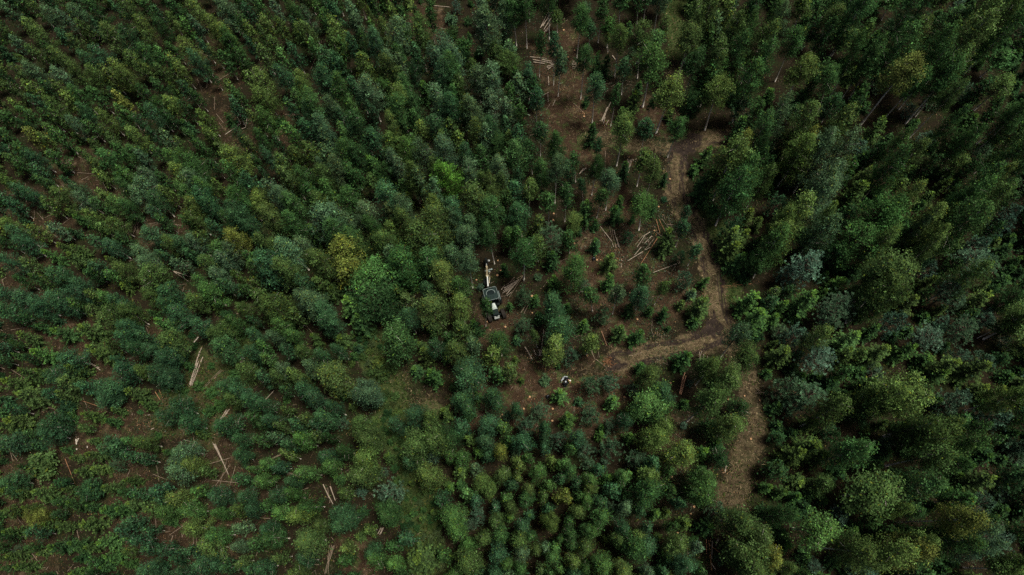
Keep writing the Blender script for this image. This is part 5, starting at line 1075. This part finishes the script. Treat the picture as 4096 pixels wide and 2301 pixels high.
part('guard_bar', lambda m: m.tube([tuple(p) for p in rr(0, 0, 2.92, (0.86, 0.82), 0.24, 6)] + [tuple(rr(0, 0, 2.92, (0.86, 0.82), 0.24, 6)[0])], [0.024] * 25, 6), [M['t_light']])
part('guard_post', lambda m: [m.tube([(x, y, 2.66), (x * 1.12, y * 1.12, 2.92)], [0.025, 0.025], 5) for x in (-0.74, 0.74) for y in (-0.7, 0.7)], [M['t_steel']])
for sx, sy in ((-0.55, 0.82), (0.55, 0.82), (-0.6, -0.80), (0.6, -0.80)): part('work_light', lambda m: m.box((sx, sy, 2.78), (0.12, 0.07, 0.08), 0, bevel=0.02), [M['t_light']])
part('exhaust', lambda m: m.tube([(-0.80, 0.80, 1.5), (-0.80, 0.80, 2.7), (-0.80, 0.86, 2.78)], [0.055, 0.05, 0.05], 8), [M['t_steel']])
for sx in (-1, 1):
    part('mirror', lambda m: (m.tube([(sx * 0.72, 0.74, 2.2), (sx * 1.05, 0.85, 2.25)], [0.018, 0.018], 5), m.box((sx * 1.08, 0.86, 2.12), (0.20, 0.06, 0.32), 0, bevel=0.025)), [M['t_black']])
    def fender(m):
        outer = []
        for x in (sx * 0.72, sx * 1.12):
            outer.append([(x, 0.88 * math.cos(a), 0.82 + 0.88 * math.sin(a)) for a in np.linspace(0.5, 2.6, 12)] + [(x, 0.83 * math.cos(a), 0.82 + 0.83 * math.sin(a)) for a in np.linspace(2.6, 0.5, 12)])
        m.loft(outer, 0)
    fd = part('fender', fender, [M['t_dark']])
    part('fender_trim', lambda m: m.tube([(sx * 1.03, 0.90 * math.cos(a), 0.83 + 0.90 * math.sin(a)) for a in np.linspace(0.8, 2.3, 9)], [0.05] * 9, 5), [M['t_light']], fd)
def wheel(x, y, r, w, steer):
    e = bpy.data.objects.new('wheel', None); COL.objects.link(e); e.parent = tr; e.location = (x, y, r); e.rotation_euler.z = steer
    def tyre(m):
        m.lathe([(r * .56, -w * .44), (r * .80, -w * .5), (r * .93, -w * .46), (r * .955, 0), (r * .93, w * .46), (r * .80, w * .5), (r * .56, w * .44)], 28, 0, 'X')
        for i in range(18):
            for sd_ in (-1, 1):
                a = 6.283 * (i + (0.25 if sd_ > 0 else -0.25)) / 18
                Rm = Matrix.Rotation(-a, 3, 'X') @ Matrix.Rotation(sd_ * 0.75, 3, 'Y') if False else Matrix.Rotation(a, 3, 'X')
                c = Rm @ Vector((sd_ * w * .25, 0, r * .965))
                m.box(tuple(c), (w * .5, 0.075, 0.075), 0, Rm @ Matrix.Rotation(sd_ * 0.72, 3, 'Z'))
    part('tyre', tyre, [M['rubber']], e)
    part('rim', lambda m: (m.lathe([(r * .56, -w * .40), (r * .50, -w * .2), (r * .14, -w * .12), (r * .14, w * .12), (r * .50, w * .2), (r * .56, w * .40)], 24, 0, 'X'), m.lathe([(0.09, -w * .5), (0.13, -w * .2), (0.13, w * .2), (0.09, w * .5)], 12, 0, 'X')), [M['t_steel']], e)
wheel(-0.95, 0, 0.84, 0.56, 0); wheel(0.95, 0, 0.84, 0.56, 0); wheel(-0.93, FAX, 0.62, 0.48, 0.12); wheel(0.93, FAX, 0.62, 0.48, 0.12)
# crane: points read from the photo, heights chosen for a folded loader reaching back over the ground
bpy.context.view_layer.update()
inv = tr.matrix_world.inverted()
def loc(px, py, z): return inv @ Vector(at(px, py, z))
c0 = loc(1952.3, 1146, 2.55); c1 = loc(1949.4, 1104, 2.75); c2 = loc(1946.8, 1068, 1.9); c3 = loc(1945.8, 1056, 1.45); c4 = loc(1945.4, 1046, 0.75)
def beam(m, a, b, w, h, mi=0, w2=None):
    d = b - a; q = d.to_track_quat('Y', 'Z').to_matrix(); L = d.length; w2 = w2 or w
    rings = [[a + q @ Vector((x * ww / 2, y, z * h / 2)) for x, z in ((-.7, -1), (.7, -1), (1, -.7), (1, .7), (.7, 1), (-.7, 1), (-1, .7), (-1, -.7))] for y, ww in ((0, w), (L, w2))]
    m.loft(rings, mi)
side = Vector((0.22, 0, 0))
part('crane_base', lambda m: (m.box((c0.x, -1.05, 1.3), (0.9, 0.4, 0.5), 0, bevel=0.06), m.tube([(c0.x, -1.1, 1.3), tuple(c0 + Vector((0, 0.05, -0.1)))], [0.20, 0.15], 10)), [M['t_black']])
part('main_boom', lambda m: beam(m, c0, c1, 0.19, 0.26, 0, 0.15), [M['t_white']])
part('elbow', lambda m: (m.lathe([(0.15, -0.16), (0.15, 0.16)], 14, 0, 'X', tuple(c1)), m.box(tuple(c1 + Vector((0, 0.02, -0.05))), (0.26, 0.2, 0.2), 0, bevel=0.03)), [M['t_tan']])
part('outer_boom', lambda m: (beam(m, c1 + Vector((-0.075, -0.08, 0)), c2 + Vector((-0.06, 0, 0)), 0.07, 0.16, 0), beam(m, c1 + Vector((0.075, -0.08, 0)), c2 + Vector((0.06, 0, 0)), 0.07, 0.16, 0), m.box(tuple(c2), (0.2, 0.34, 0.18), 0, bevel=0.02)), [M['t_tan']])
part('hydraulic_ram', lambda m: (m.tube([tuple(c0 + Vector((-0.24, -0.4, -0.1))), tuple(c1 + Vector((-0.26, 0.2, -0.25)))], [0.045, 0.045], 7), m.tube([tuple(c1 + Vector((-0.26, 0.2, -0.25))), tuple(c2 + Vector((-0.25, 0.25, -0.1)))], [0.028, 0.028], 6)), [M['t_tan']])
part('hose', lambda m: [m.tube([tuple(c0 + Vector((-0.35 - .05 * i, -0.3, -0.3))), tuple(c0 * .5 + c1 * .5 + Vector((-0.36 - .04 * i, 0, -0.35))), tuple(c1 + Vector((-0.34, -0.5 - .1 * i, -0.35)))], [0.02] * 3, 5) for i in range(2)], [M['t_black']])
part('cross_arm', lambda m: (beam(m, (c1 + c2) / 2 + Vector((-0.62, -0.15, -0.1)), (c1 + c2) / 2 + Vector((0.24, -0.15, -0.1)), 0.09, 0.08, 0), m.box(tuple((c1 + c2) / 2 + Vector((-0.28, 0.1, -0.05))), (0.24, 0.16, 0.12), 0, bevel=0.03), m.box(tuple((c1 + c2) / 2 + Vector((-0.62, -0.15, -0.08))), (0.26, 0.2, 0.14), 0, bevel=0.03)), [M['t_light']])
part('extension', lambda m: beam(m, c2, c3, 0.09, 0.09), [M['t_white']])
def head(m):
    beam(m, c3, c4, 0.34, 0.30)
    for sx in (-1, 1):
        m.tube([tuple(c4 + Vector((sx * 0.15, 0, 0.25))), tuple(c4 + Vector((sx * 0.42, -0.05, 0.12))), tuple(c4 + Vector((sx * 0.30, -0.15, -0.35)))], [0.07, 0.06, 0.03], 6)
    m.box(tuple(c4 + Vector((0, -0.25, 0))), (0.26, 0.5, 0.26), 0, bevel=0.05)
part('harvester_head', head, [M['t_black']])
part('feed_roller', lambda m: m.lathe([(0.06, -0.1), (0.15, -0.09), (0.15, 0.09), (0.06, 0.1)], 12, 0, 'Z', tuple(c4 + Vector((-0.33, 0.1, 0.3)))), [M['t_steel']])
part('tool_box', lambda m: m.box(tuple(loc(1942.5, 1129, 1.2)), (0.5, 0.85, 0.55), 0, bevel=0.05), [M['t_black']])
# ------------------------------------------------------------------ people
def skin(name, J, E, mats, parent=None, sub=2, root=None):
    names = list(J); me = bpy.data.meshes.new(name); me.from_pydata([J[k][0] for k in names], [(names.index(a), names.index(b)) for a, b in E], [])
    o = bpy.data.objects.new(name, me); COL.objects.link(o)
    o.modifiers.new('skin', 'SKIN'); 
    for i, k in enumerate(names):
        me.skin_vertices[0].data[i].radius = J[k][1]; me.skin_vertices[0].data[i].use_root = (k == (root or names[0]))
    sb = o.modifiers.new('sub', 'SUBSURF'); sb.levels = sub; sb.render_levels = sub
    bpy.context.view_layer.update()
    m2 = bpy.data.meshes.new_from_object(o.evaluated_get(bpy.context.evaluated_depsgraph_get()))
    m2.name = name; o.modifiers.clear(); o.data = m2; m2.materials.clear()
    for m in mats: m2.materials.append(m)
    m2.polygons.foreach_set('use_smooth', [True] * len(m2.polygons)); m2.update()
    if parent: o.parent = parent
    return o
M['skin'] = flat('skin', (0.50, 0.29, 0.20), 0.55, noise=0.08)
M['cloth_black'] = flat('cloth_black', (0.010, 0.011, 0.013), 0.95, noise=0.4, scale=12, spec=0.1)
M['cloth_grey'] = flat('cloth_grey', (0.42, 0.46, 0.49), 0.9, noise=0.15, scale=12, spec=0.1)
M['cloth_dark'] = flat('cloth_dark', (0.030, 0.040, 0.045), 0.9, noise=0.3, scale=12, spec=0.1)
M['glove_red'] = flat('glove_red', (0.55, 0.05, 0.09), 0.8, noise=0.15)
M['glove_orange'] = flat('glove_orange', (0.60, 0.22, 0.10), 0.8, noise=0.15)
M['boot_green'] = flat('boot_green', (0.34, 0.46, 0.36), 0.8, noise=0.3)
M['helmet_white'] = flat('helmet_white', (0.72, 0.76, 0.80), 0.35, noise=0.06)
M['ear_yellow'] = flat('ear_yellow', (0.80, 0.50, 0.10), 0.45, noise=0.1)
M['hair_brown'] = flat('hair_brown', (0.10, 0.055, 0.035), 0.8, noise=0.3, scale=15)
V3 = Vector
def two_bone(a, b, l1, l2, hint):
    d = b - a; L = min(d.length, (l1 + l2) * 0.999); u = d.normalized(); x = (l1 * l1 - l2 * l2 + L * L) / (2 * L); h = math.sqrt(max(0, l1 * l1 - x * x))
    hp = (hint - u * hint.dot(u)).normalized(); return a + u * x + hp * h
def hand_chain(J, E, side, wrist, fwd, across, curl):
    """palm and five fingers of unequal length, each bent, rooted in the palm"""
    pm = wrist + fwd * 0.075; J[side + 'palm'] = (pm, (0.040, 0.020)); E.append((side + 'wrist', side + 'palm'))
    for i, (ln, off) in enumerate(((0.066, -.033), (0.078, -.011), (0.072, .011), (0.056, .032))):
        a = pm + across * off + fwd * 0.035; b = a + fwd * ln * .55 + curl * ln * .25; c = b + fwd * ln * .3 + curl * ln * .5
        for nme, p, r in (('a', a, .0100), ('b', b, .0092), ('c', c, .0080)): J[f'{side}f{i}{nme}'] = (p, (r, r))
        E += [(side + 'palm', f'{side}f{i}a'), (f'{side}f{i}a', f'{side}f{i}b'), (f'{side}f{i}b', f'{side}f{i}c')]
    a = pm - across * 0.045 - fwd * 0.025; b = a - across * 0.022 + fwd * 0.028; J[side + 'ta'] = (a, (.0115, .0115)); J[side + 'tb'] = (b + curl * .015, (.0095, .0095))
    E += [(side + 'palm', side + 'ta'), (side + 'ta', side + 'tb')]
def person(label, pelvis, chest, headp, look, hands, feet, knees, cols, cap):
    root = bpy.data.objects.new('person', None); COL.objects.link(root)
    base = V3((pelvis.x, pelvis.y, z1(pelvis.x, pelvis.y))); root.location = base
    tag(root, label, 'person')
    q = lambda v: v - base
    spine = (chest - pelvis).normalized(); rt = look.cross(V3((0, 0, 1))); rt = (rt - spine * rt.dot(spine)).normalized()
    neck = chest + (headp - chest) * 0.35
    J, E = {}, []
    J['pelvis'] = (q(pelvis), (0.155, 0.12)); J['waist'] = (q(pelvis.lerp(chest, .45)), (0.14, 0.11)); J['chest'] = (q(chest), (0.165, 0.12)); J['neck'] = (q(neck), (0.06, 0.06))
    J['skull'] = (q(headp), (0.085, 0.10)); J['crown'] = (q(headp + (headp - neck).normalized() * 0.09), (0.07, 0.08)); J['jaw'] = (q(headp + look * 0.06 - (headp - neck).normalized() * 0.05), (0.05, 0.045)); J['nose'] = (q(headp + look * 0.125), (0.016, 0.014))
    E += [('pelvis', 'waist'), ('waist', 'chest'), ('chest', 'neck'), ('neck', 'skull'), ('skull', 'crown'), ('skull', 'jaw'), ('skull', 'nose')]
    arms, legs = {}, {}
    for s, sg in (('l', -1), ('r', 1)):
        sh = chest + rt * sg * 0.19 + spine * 0.04; hd_ = hands[s]; el = two_bone(sh, hd_, 0.29, 0.27, rt * sg + V3((0, 0, -0.2)))
        fwd = (hd_ - el).normalized(); ac = fwd.cross(V3((0, 0, 1))).normalized() * sg; cu = V3((0, 0, -1))
        J[s + 'sh'] = (q(sh), (.075, .07)); J[s + 'el'] = (q(el), (.048, .045)); J[s + 'wrist'] = (q(hd_), (.030, .026)); E += [('chest', s + 'sh'), (s + 'sh', s + 'el'), (s + 'el', s + 'wrist')]
        hand_chain(J, E, s, q(hd_), fwd, ac, cu); arms[s] = (sh, el, hd_, fwd, ac)
        hp = pelvis + rt * sg * 0.095; ft = feet[s]; kn = two_bone(hp, ft, 0.43, 0.42, knees[s]); tw = (V3((look.x, look.y, 0)).normalized())
        J[s + 'hip'] = (q(hp), (.095, .09)); J[s + 'kn'] = (q(kn), (.062, .06)); J[s + 'an'] = (q(ft), (.042, .045)); J[s + 'toe'] = (q(ft + tw * 0.16 - V3((0, 0, 0.045))), (.042, .03))
        E += [('pelvis', s + 'hip'), (s + 'hip', s + 'kn'), (s + 'kn', s + 'an'), (s + 'an', s + 'toe')]; legs[s] = (hp, kn, ft, tw)
    skin('body', J, E, [M['skin']], root, 1, 'pelvis')
    g = {}
    k2 = {k: (J[k][0], (J[k][1][0] + .045, J[k][1][1] + .05)) for k in ('pelvis', 'waist', 'chest')}
    k2['collar'] = (q(chest.lerp(neck, .95)), (.10, .10))
    for s in 'lr':
        for a in ('sh', 'el'): k2[s + a] = (J[s + a][0], (J[s + a][1][0] + .035,) * 2)
        k2[s + 'cuff'] = (q(arms[s][1].lerp(arms[s][2], .92)), (.045, .045))
    skin('jacket', k2, [('pelvis', 'waist'), ('waist', 'chest'), ('chest', 'collar')] + [e for s in 'lr' for e in (('chest', s + 'sh'), (s + 'sh', s + 'el'), (s + 'el', s + 'cuff'))], [M[cols['jacket']]], root, 2)
    k3 = {'pelvis': (J['pelvis'][0], (.15, .15))}
    for s in 'lr':
        for a in ('hip', 'kn'): k3[s + a] = (J[s + a][0], (J[s + a][1][0] + (.03 if a == 'hip' else .026),) * 2)
        k3[s + 'hem'] = (q(legs[s][1].lerp(legs[s][2], .93)), (.068, .068))
    skin('trousers', k3, [e for s in 'lr' for e in (('pelvis', s + 'hip'), (s + 'hip', s + 'kn'), (s + 'kn', s + 'hem'))], [M[cols['trousers']]], root, 2)
    for s in 'lr':
        _, kn, ft, tw = legs[s]
        skin('boot', {'a': (q(kn.lerp(ft, .82)), (.062, .062)), 'b': (q(ft + V3((0, 0, -.02))), (.06, .06)), 'c': (q(ft + tw * .17 - V3((0, 0, .045))), (.056, .04))}, [('a', 'b'), ('b', 'c')], [M[cols['boot']]], root, 2)
        sh, el, hd_, fwd, ac = arms[s]
        if cols.get('glove'):
            Jg, Eg = {s + 'wrist': (q(hd_ - fwd * .03), (.042, .040))}, []; hand_chain(Jg, Eg, s, q(hd_), fwd, ac, V3((0, 0, -1)))
            skin('glove', {k: (p, (r[0] + .007, r[1] + .007)) for k, (p, r) in Jg.items()}, Eg, [M[cols['glove']]], root, 1, s + 'wrist')
    up = (headp - neck).normalized(); Rm = Matrix((rt, look - up * look.dot(up), up)).transposed(); Rm = Matrix([[*r] for r in Rm])
    c = q(headp)
    def dome(m, r, h, brim):
        prof = [(r * 1.0, -0.01), (r * 1.03, 0.03), (r * .98, 0.06), (r * .80, h * .75), (r * .5, h * .94), (r * .12, h)]
        rings = [[tuple(c + Rm @ V3((a * math.cos(t) * .92, a * math.sin(t) * 1.08, z + .02))) for t in [6.283 * j / 20 for j in range(20)]] for a, z in prof]
        m.loft(rings, 0)
        if brim: m.loft([[tuple(c + Rm @ V3((r * 1.0 * math.cos(t) * .92, r * 1.05 * math.sin(t) + b, z))) for t in np.linspace(0.35, 2.79, 9)] + [tuple(c + Rm @ V3((r * .8 * math.cos(t), r * .8 * math.sin(t), z))) for t in np.linspace(2.79, 0.35, 9)] for z, b in ((0.012, 0.07), (0.028, 0.07))], 0)
    if cap == 'helmet':
        part('helmet', lambda m: dome(m, 0.135, 0.155, True), [M['helmet_white']], root)
        part('ear_defender', lambda m: [m.lathe([(.03, -.03), (.055, -.02), (.055, .02), (.03, .03)], 14, 0, 'X', tuple(c + Rm @ V3((sg * .145, 0, .0)))) for sg in (-1, 1)] + [m.tube([tuple(c + Rm @ V3((.148 * math.cos(t), -.03, .160 * math.sin(t) + .015))) for t in np.linspace(-0.1, 3.24, 13)], [.015] * 13, 6)], [M['ear_yellow']], root)
        part('visor', lambda m: m.loft([[tuple(c + Rm @ V3((.15 * math.cos(t), .15 * math.sin(t) + .03, z))) for t in np.linspace(.4, 2.74, 9)] + [tuple(c + Rm @ V3((.143 * math.cos(t), .143 * math.sin(t) + .03, z))) for t in np.linspace(2.74, .4, 9)] for z in (.03, -.11)], 0), [M['cloth_black']], root)
    else:
        part('cap', lambda m: dome(m, 0.118, 0.12, True), [M['cloth_grey']], root)
        part('hair', lambda m: m.loft([[tuple(c + Rm @ V3((a * math.cos(t) * .95, a * math.sin(t) * 1.03 - .012, z))) for t in [6.283 * j / 16 for j in range(16)]] for a, z in ((.07, -.10), (.105, -.06), (.113, 0), (.108, .03))], 0), [M['hair_brown']], root)
    for sg in (-1, 1): part('eye', lambda m: m.lathe([(.002, -.01), (.012, 0), (.002, .01)], 10, 0, 'Z', tuple(c + Rm @ V3((sg * .033, .098, .012)))), [M['t_black']], root)
    return root
def wp(x, y, z): return V3(at(2230 + x / 24.11, 1495 + y / 24.11, z))
gz = z1(*at(2262, 1525)[:2])
pv = wp(640, 400, .62 + gz); ch = wp(965, 520, .93 + gz); hp_ = wp(1180, 660, 1.04 + gz)
lk = (wp(1180, 900, .55 + gz) - hp_).normalized()
person('crouching person in black jacket, pale grey trousers and white helmet, head bent right', pv, ch, hp_, lk,
       {'l': wp(1200, 830, .42 + gz), 'r': wp(980, 690, .38 + gz)}, {'l': wp(700, 300, .09 + gz), 'r': wp(365, 720, .09 + gz)}, {'l': wp(900, 330, .3) - pv, 'r': wp(420, 640, .75 + gz) - pv},
       dict(jacket='cloth_black', trousers='cloth_grey', boot='boot_green', glove='glove_orange'), 'helmet')
pv = wp(770, 1120, .50 + gz); ch = wp(775, 940, .95 + gz); hp_ = wp(785, 800, 1.14 + gz)
lk = (wp(800, 520, .75 + gz) - hp_).normalized()
person('crouching person in black clothes with grey cap and red gloves above a bright spruce', pv, ch, hp_, lk,
       {'l': wp(560, 960, .50 + gz), 'r': wp(905, 1090, .45 + gz)}, {'l': wp(690, 960, .09 + gz), 'r': wp(850, 960, .09 + gz)}, {'l': wp(640, 860, .5) - pv, 'r': wp(900, 860, .5) - pv},
       dict(jacket='cloth_black', trousers='cloth_dark', boot='cloth_black', glove='glove_red'), 'cap')
# small black bags on the clearing floor
def bag(px, py, label, patch):
    e = bpy.data.objects.new('rucksack', None); COL.objects.link(e); G = at(px, py); e.location = (G[0], G[1], z1(G[0], G[1])); e.rotation_euler.z = 0.5
    def body(m):
        m.loft([rr(0, 0, z, (w, d), min(w, d) * .5) for z, w, d in ((0.0, .19, .13), (.06, .24, .18), (.22, .25, .19), (.33, .21, .15), (.38, .10, .07))], 0)
    part('bag_body', body, [M['cloth_black']], e, True)
    part('pocket', lambda m: m.loft([rr(0, .17, z, (w, d), d * .7) for z, w, d in ((.04, .13, .05), (.10, .16, .07), (.20, .15, .06), (.24, .08, .03))], 0), [M['cloth_black']], e, True)
    part('strap', lambda m: [m.tube([(sx * .12, -.15, .34), (sx * .22, -.27, .22), (sx * .16, -.18, .06)], [.022] * 3, 6) for sx in (-1, 1)], [M['cloth_dark']], e)
    part('buckle', lambda m: m.box((.05, .05, .385), (.09, .07, .03), 0, bevel=.01), [M[patch]], e)
    tag(e, label, 'bag')
bag(2191, 1588, 'black rucksack with pale buckle on brown litter left of a bright spruce', 'cloth_grey')
bag(2375, 1038, 'black rucksack on dark ground beside orange wood chips and an olive spruce', 'helmet_white')
# ------------------------------------------------------------------ labels: colour, build, and what each tree stands beside
LAND = [(1965, 1180, 'the crane tractor'), (1385, 1030, 'the big golden broadleaf tree'), (1795, 722, 'the lime-green broadleaf tree'), (2560, 950, 'the fan of felled stems'), (2055, 1150, 'the log pile by the tractor'), (2260, 1520, 'the two workers'),
 (2870, 1335, 'the muddy track bend'), (2745, 590, 'the dark track junction'), (1557, 1970, 'the silver-grey pine'), (2190, 85, 'the slanting top log stack'), (2170, 250, 'the sideways log pile'), (805, 1470, 'the long log bundle'), (905, 1850, 'the crossed pole heap'),
 (785, 1360, 'the lone white log'), (1680, 2240, 'the large yellowish star spruce'), (3055, 1285, 'the bright star spruce'), (3600, 1565, 'the wide yellow-topped birch'), (2432, 1447, 'the orange root stump'), (2190, 1588, 'the black rucksack'),
 (4000, 1330, 'the bare white trunk at right'), (3640, 290, 'the golden birch top right'), (2162, 1410, 'the splayed stake pile'), (2420, 460, 'the narrow upper log bundle'), (560, 1700, 'the bare rubble patch'), (420, 1560, 'the big dark oval birch'),
 (890, 515, 'the crossed white logs upper left'), (1060, 450, 'the lone slanting upper-left log'), (1730, 60, 'the dark brush gap at the top'), (1500, 670, 'the tall central spruce'), (1420, 1210, 'the bright green spruce below the golden tree'), (2650, 310, 'the brightest birch by the track'),
 (2985, 1800, 'the grassy lower track'), (2850, 950, 'the pale track stretch'), (1700, 2000, 'the green lane'), (1620, 1500, 'the fern patch'), (2245, 1970, 'the round golden crown in young growth'), (2820, 1945, 'the pale birch by the lower track'),
 (2725, 1530, 'the reddish log bundle'), (3700, 2180, 'the yellow-tipped birch at lower right'), (3450, 1975, 'the forked-limb yellow birch'), (150, 2070, 'the golden bush at lower left'), (620, 0, 'the top edge of the left stand'), (0, 0, 'the top left corner'), (4096, 0, 'the top right corner'),
 (4096, 2301, 'the bottom right corner'), (0, 2301, 'the bottom left corner'), (2400, 2301, 'the bottom edge centre'), (1150, 2110, 'the long lane pole bundle'), (1165, 1895, 'the lane pole bundle'), (720, 1010, 'the crossing poles at left'), (560, 820, 'the curved white pole at left'),
 (330, 700, 'the brown gap at left'), (300, 1440, 'the forked pale pole'), (3010, 1143, 'the red poles by the track'), (2710, 1060, 'the long pole across the slash'), (1500, 300, 'the yellow-tipped tall birch'), (3400, 1160, 'the tall wide right birch'), (1060, 1560, 'the white forked stem'),
 (3330, 760, 'the yellow spruce pair at right'), (3900, 800, 'the tall dark right-edge stand'), (60, 1150, 'the left edge'), (2120, 2150, 'the dense young growth'), (3500, 2050, 'the lower right limbs'), (1900, 360, 'the dark gap in the upper stand'), (300, 250, 'the dense upper left stand')]
LA = np.array([(a, b) for a, b, _ in LAND], float)
def dirw(dx, dy):
    a = math.degrees(math.atan2(-dy, dx)) % 360
    return ['right of', 'upper right of', 'above', 'upper left of', 'left of', 'lower left of', 'below', 'lower right of'][int((a + 22.5) // 45) % 8]
def side(dx, dy):
    a = math.degrees(math.atan2(-dy, dx)) % 360
    return ['right', 'upper right', 'above', 'upper left', 'left', 'lower left', 'below', 'lower right'][int((a + 22.5) // 45) % 8]
SP = np.array([t['px'] for t in single])
def cands(t, i):
    p = np.array(t['px']); d = np.hypot(LA[:, 0] - p[0], LA[:, 1] - p[1]); order = np.argsort(d)[:4]
    w, h = t['w'], t['h']; sh = 'slender' if w / h < 0.24 else ('broad' if w / h > 0.36 and w > 1.8 else '')
    if t['name'] in ('bush', 'bare_shrub'): sh = 'small' if w < 1.0 else 'low'
    noun = NOUN[t['name']]; cn = '' if t['name'] == 'bare_shrub' else CNAME[t['c']]
    head = ' '.join(x for x in (sh, cn, noun) if x)
    nb = np.argsort(np.hypot(SP[:, 0] - p[0], SP[:, 1] - p[1]))[1:5]
    for j in order:
        dw = dirw(p[0] - LA[j, 0], p[1] - LA[j, 1]); wd = d[j] / max(30, t['wpx'])
        q = 'just ' if wd < 1.6 else ('well ' if wd > 6 else '')
        base = f'{head} {q}{dw} {LAND[j][2]}'
        yield base
        for k in nb:
            u = single[k]
            yield f"{base}, {CNAME[u['c']].split('-')[-1] if u['c'] != 'd' else 'dark'} {NOUN[u['name']].split()[-1]} {side(u['px'][0] - p[0], u['px'][1] - p[1])}"
used = set(); idx = sorted(range(len(single)), key=lambda i: -single[i]['wpx']); ndup = 0
for i in idx:
    t = single[i]; lab = None; first = None
    for c in cands(t, i):
        if len(re.findall(r"[A-Za-z0-9][A-Za-z0-9'\u2019-]*", c)) > 16: continue
        first = first or c
        if (t['name'], c) not in used: lab = c; break
    if lab is None: lab = first; ndup += 1
    used.add((t['name'], lab)); tag(t['o'], lab, CAT[t['name']], GROUP[t['name']])
print('label repeats', ndup)
us = set()
for o, p in stumps:
    p = np.array(p); d = np.hypot(LA[:, 0] - p[0], LA[:, 1] - p[1]); lab = None
    for j in np.argsort(d)[:5]:
        q = 'just ' if d[j] < 70 else ''
        l = f'small pale-topped stump {q}{dirw(p[0] - LA[j, 0], p[1] - LA[j, 1])} {LAND[j][2]}'
        if l not in us: lab = l; break
    lab = lab or l; us.add(lab); tag(o, lab, 'stump', 'cut tree stumps in the clearing')
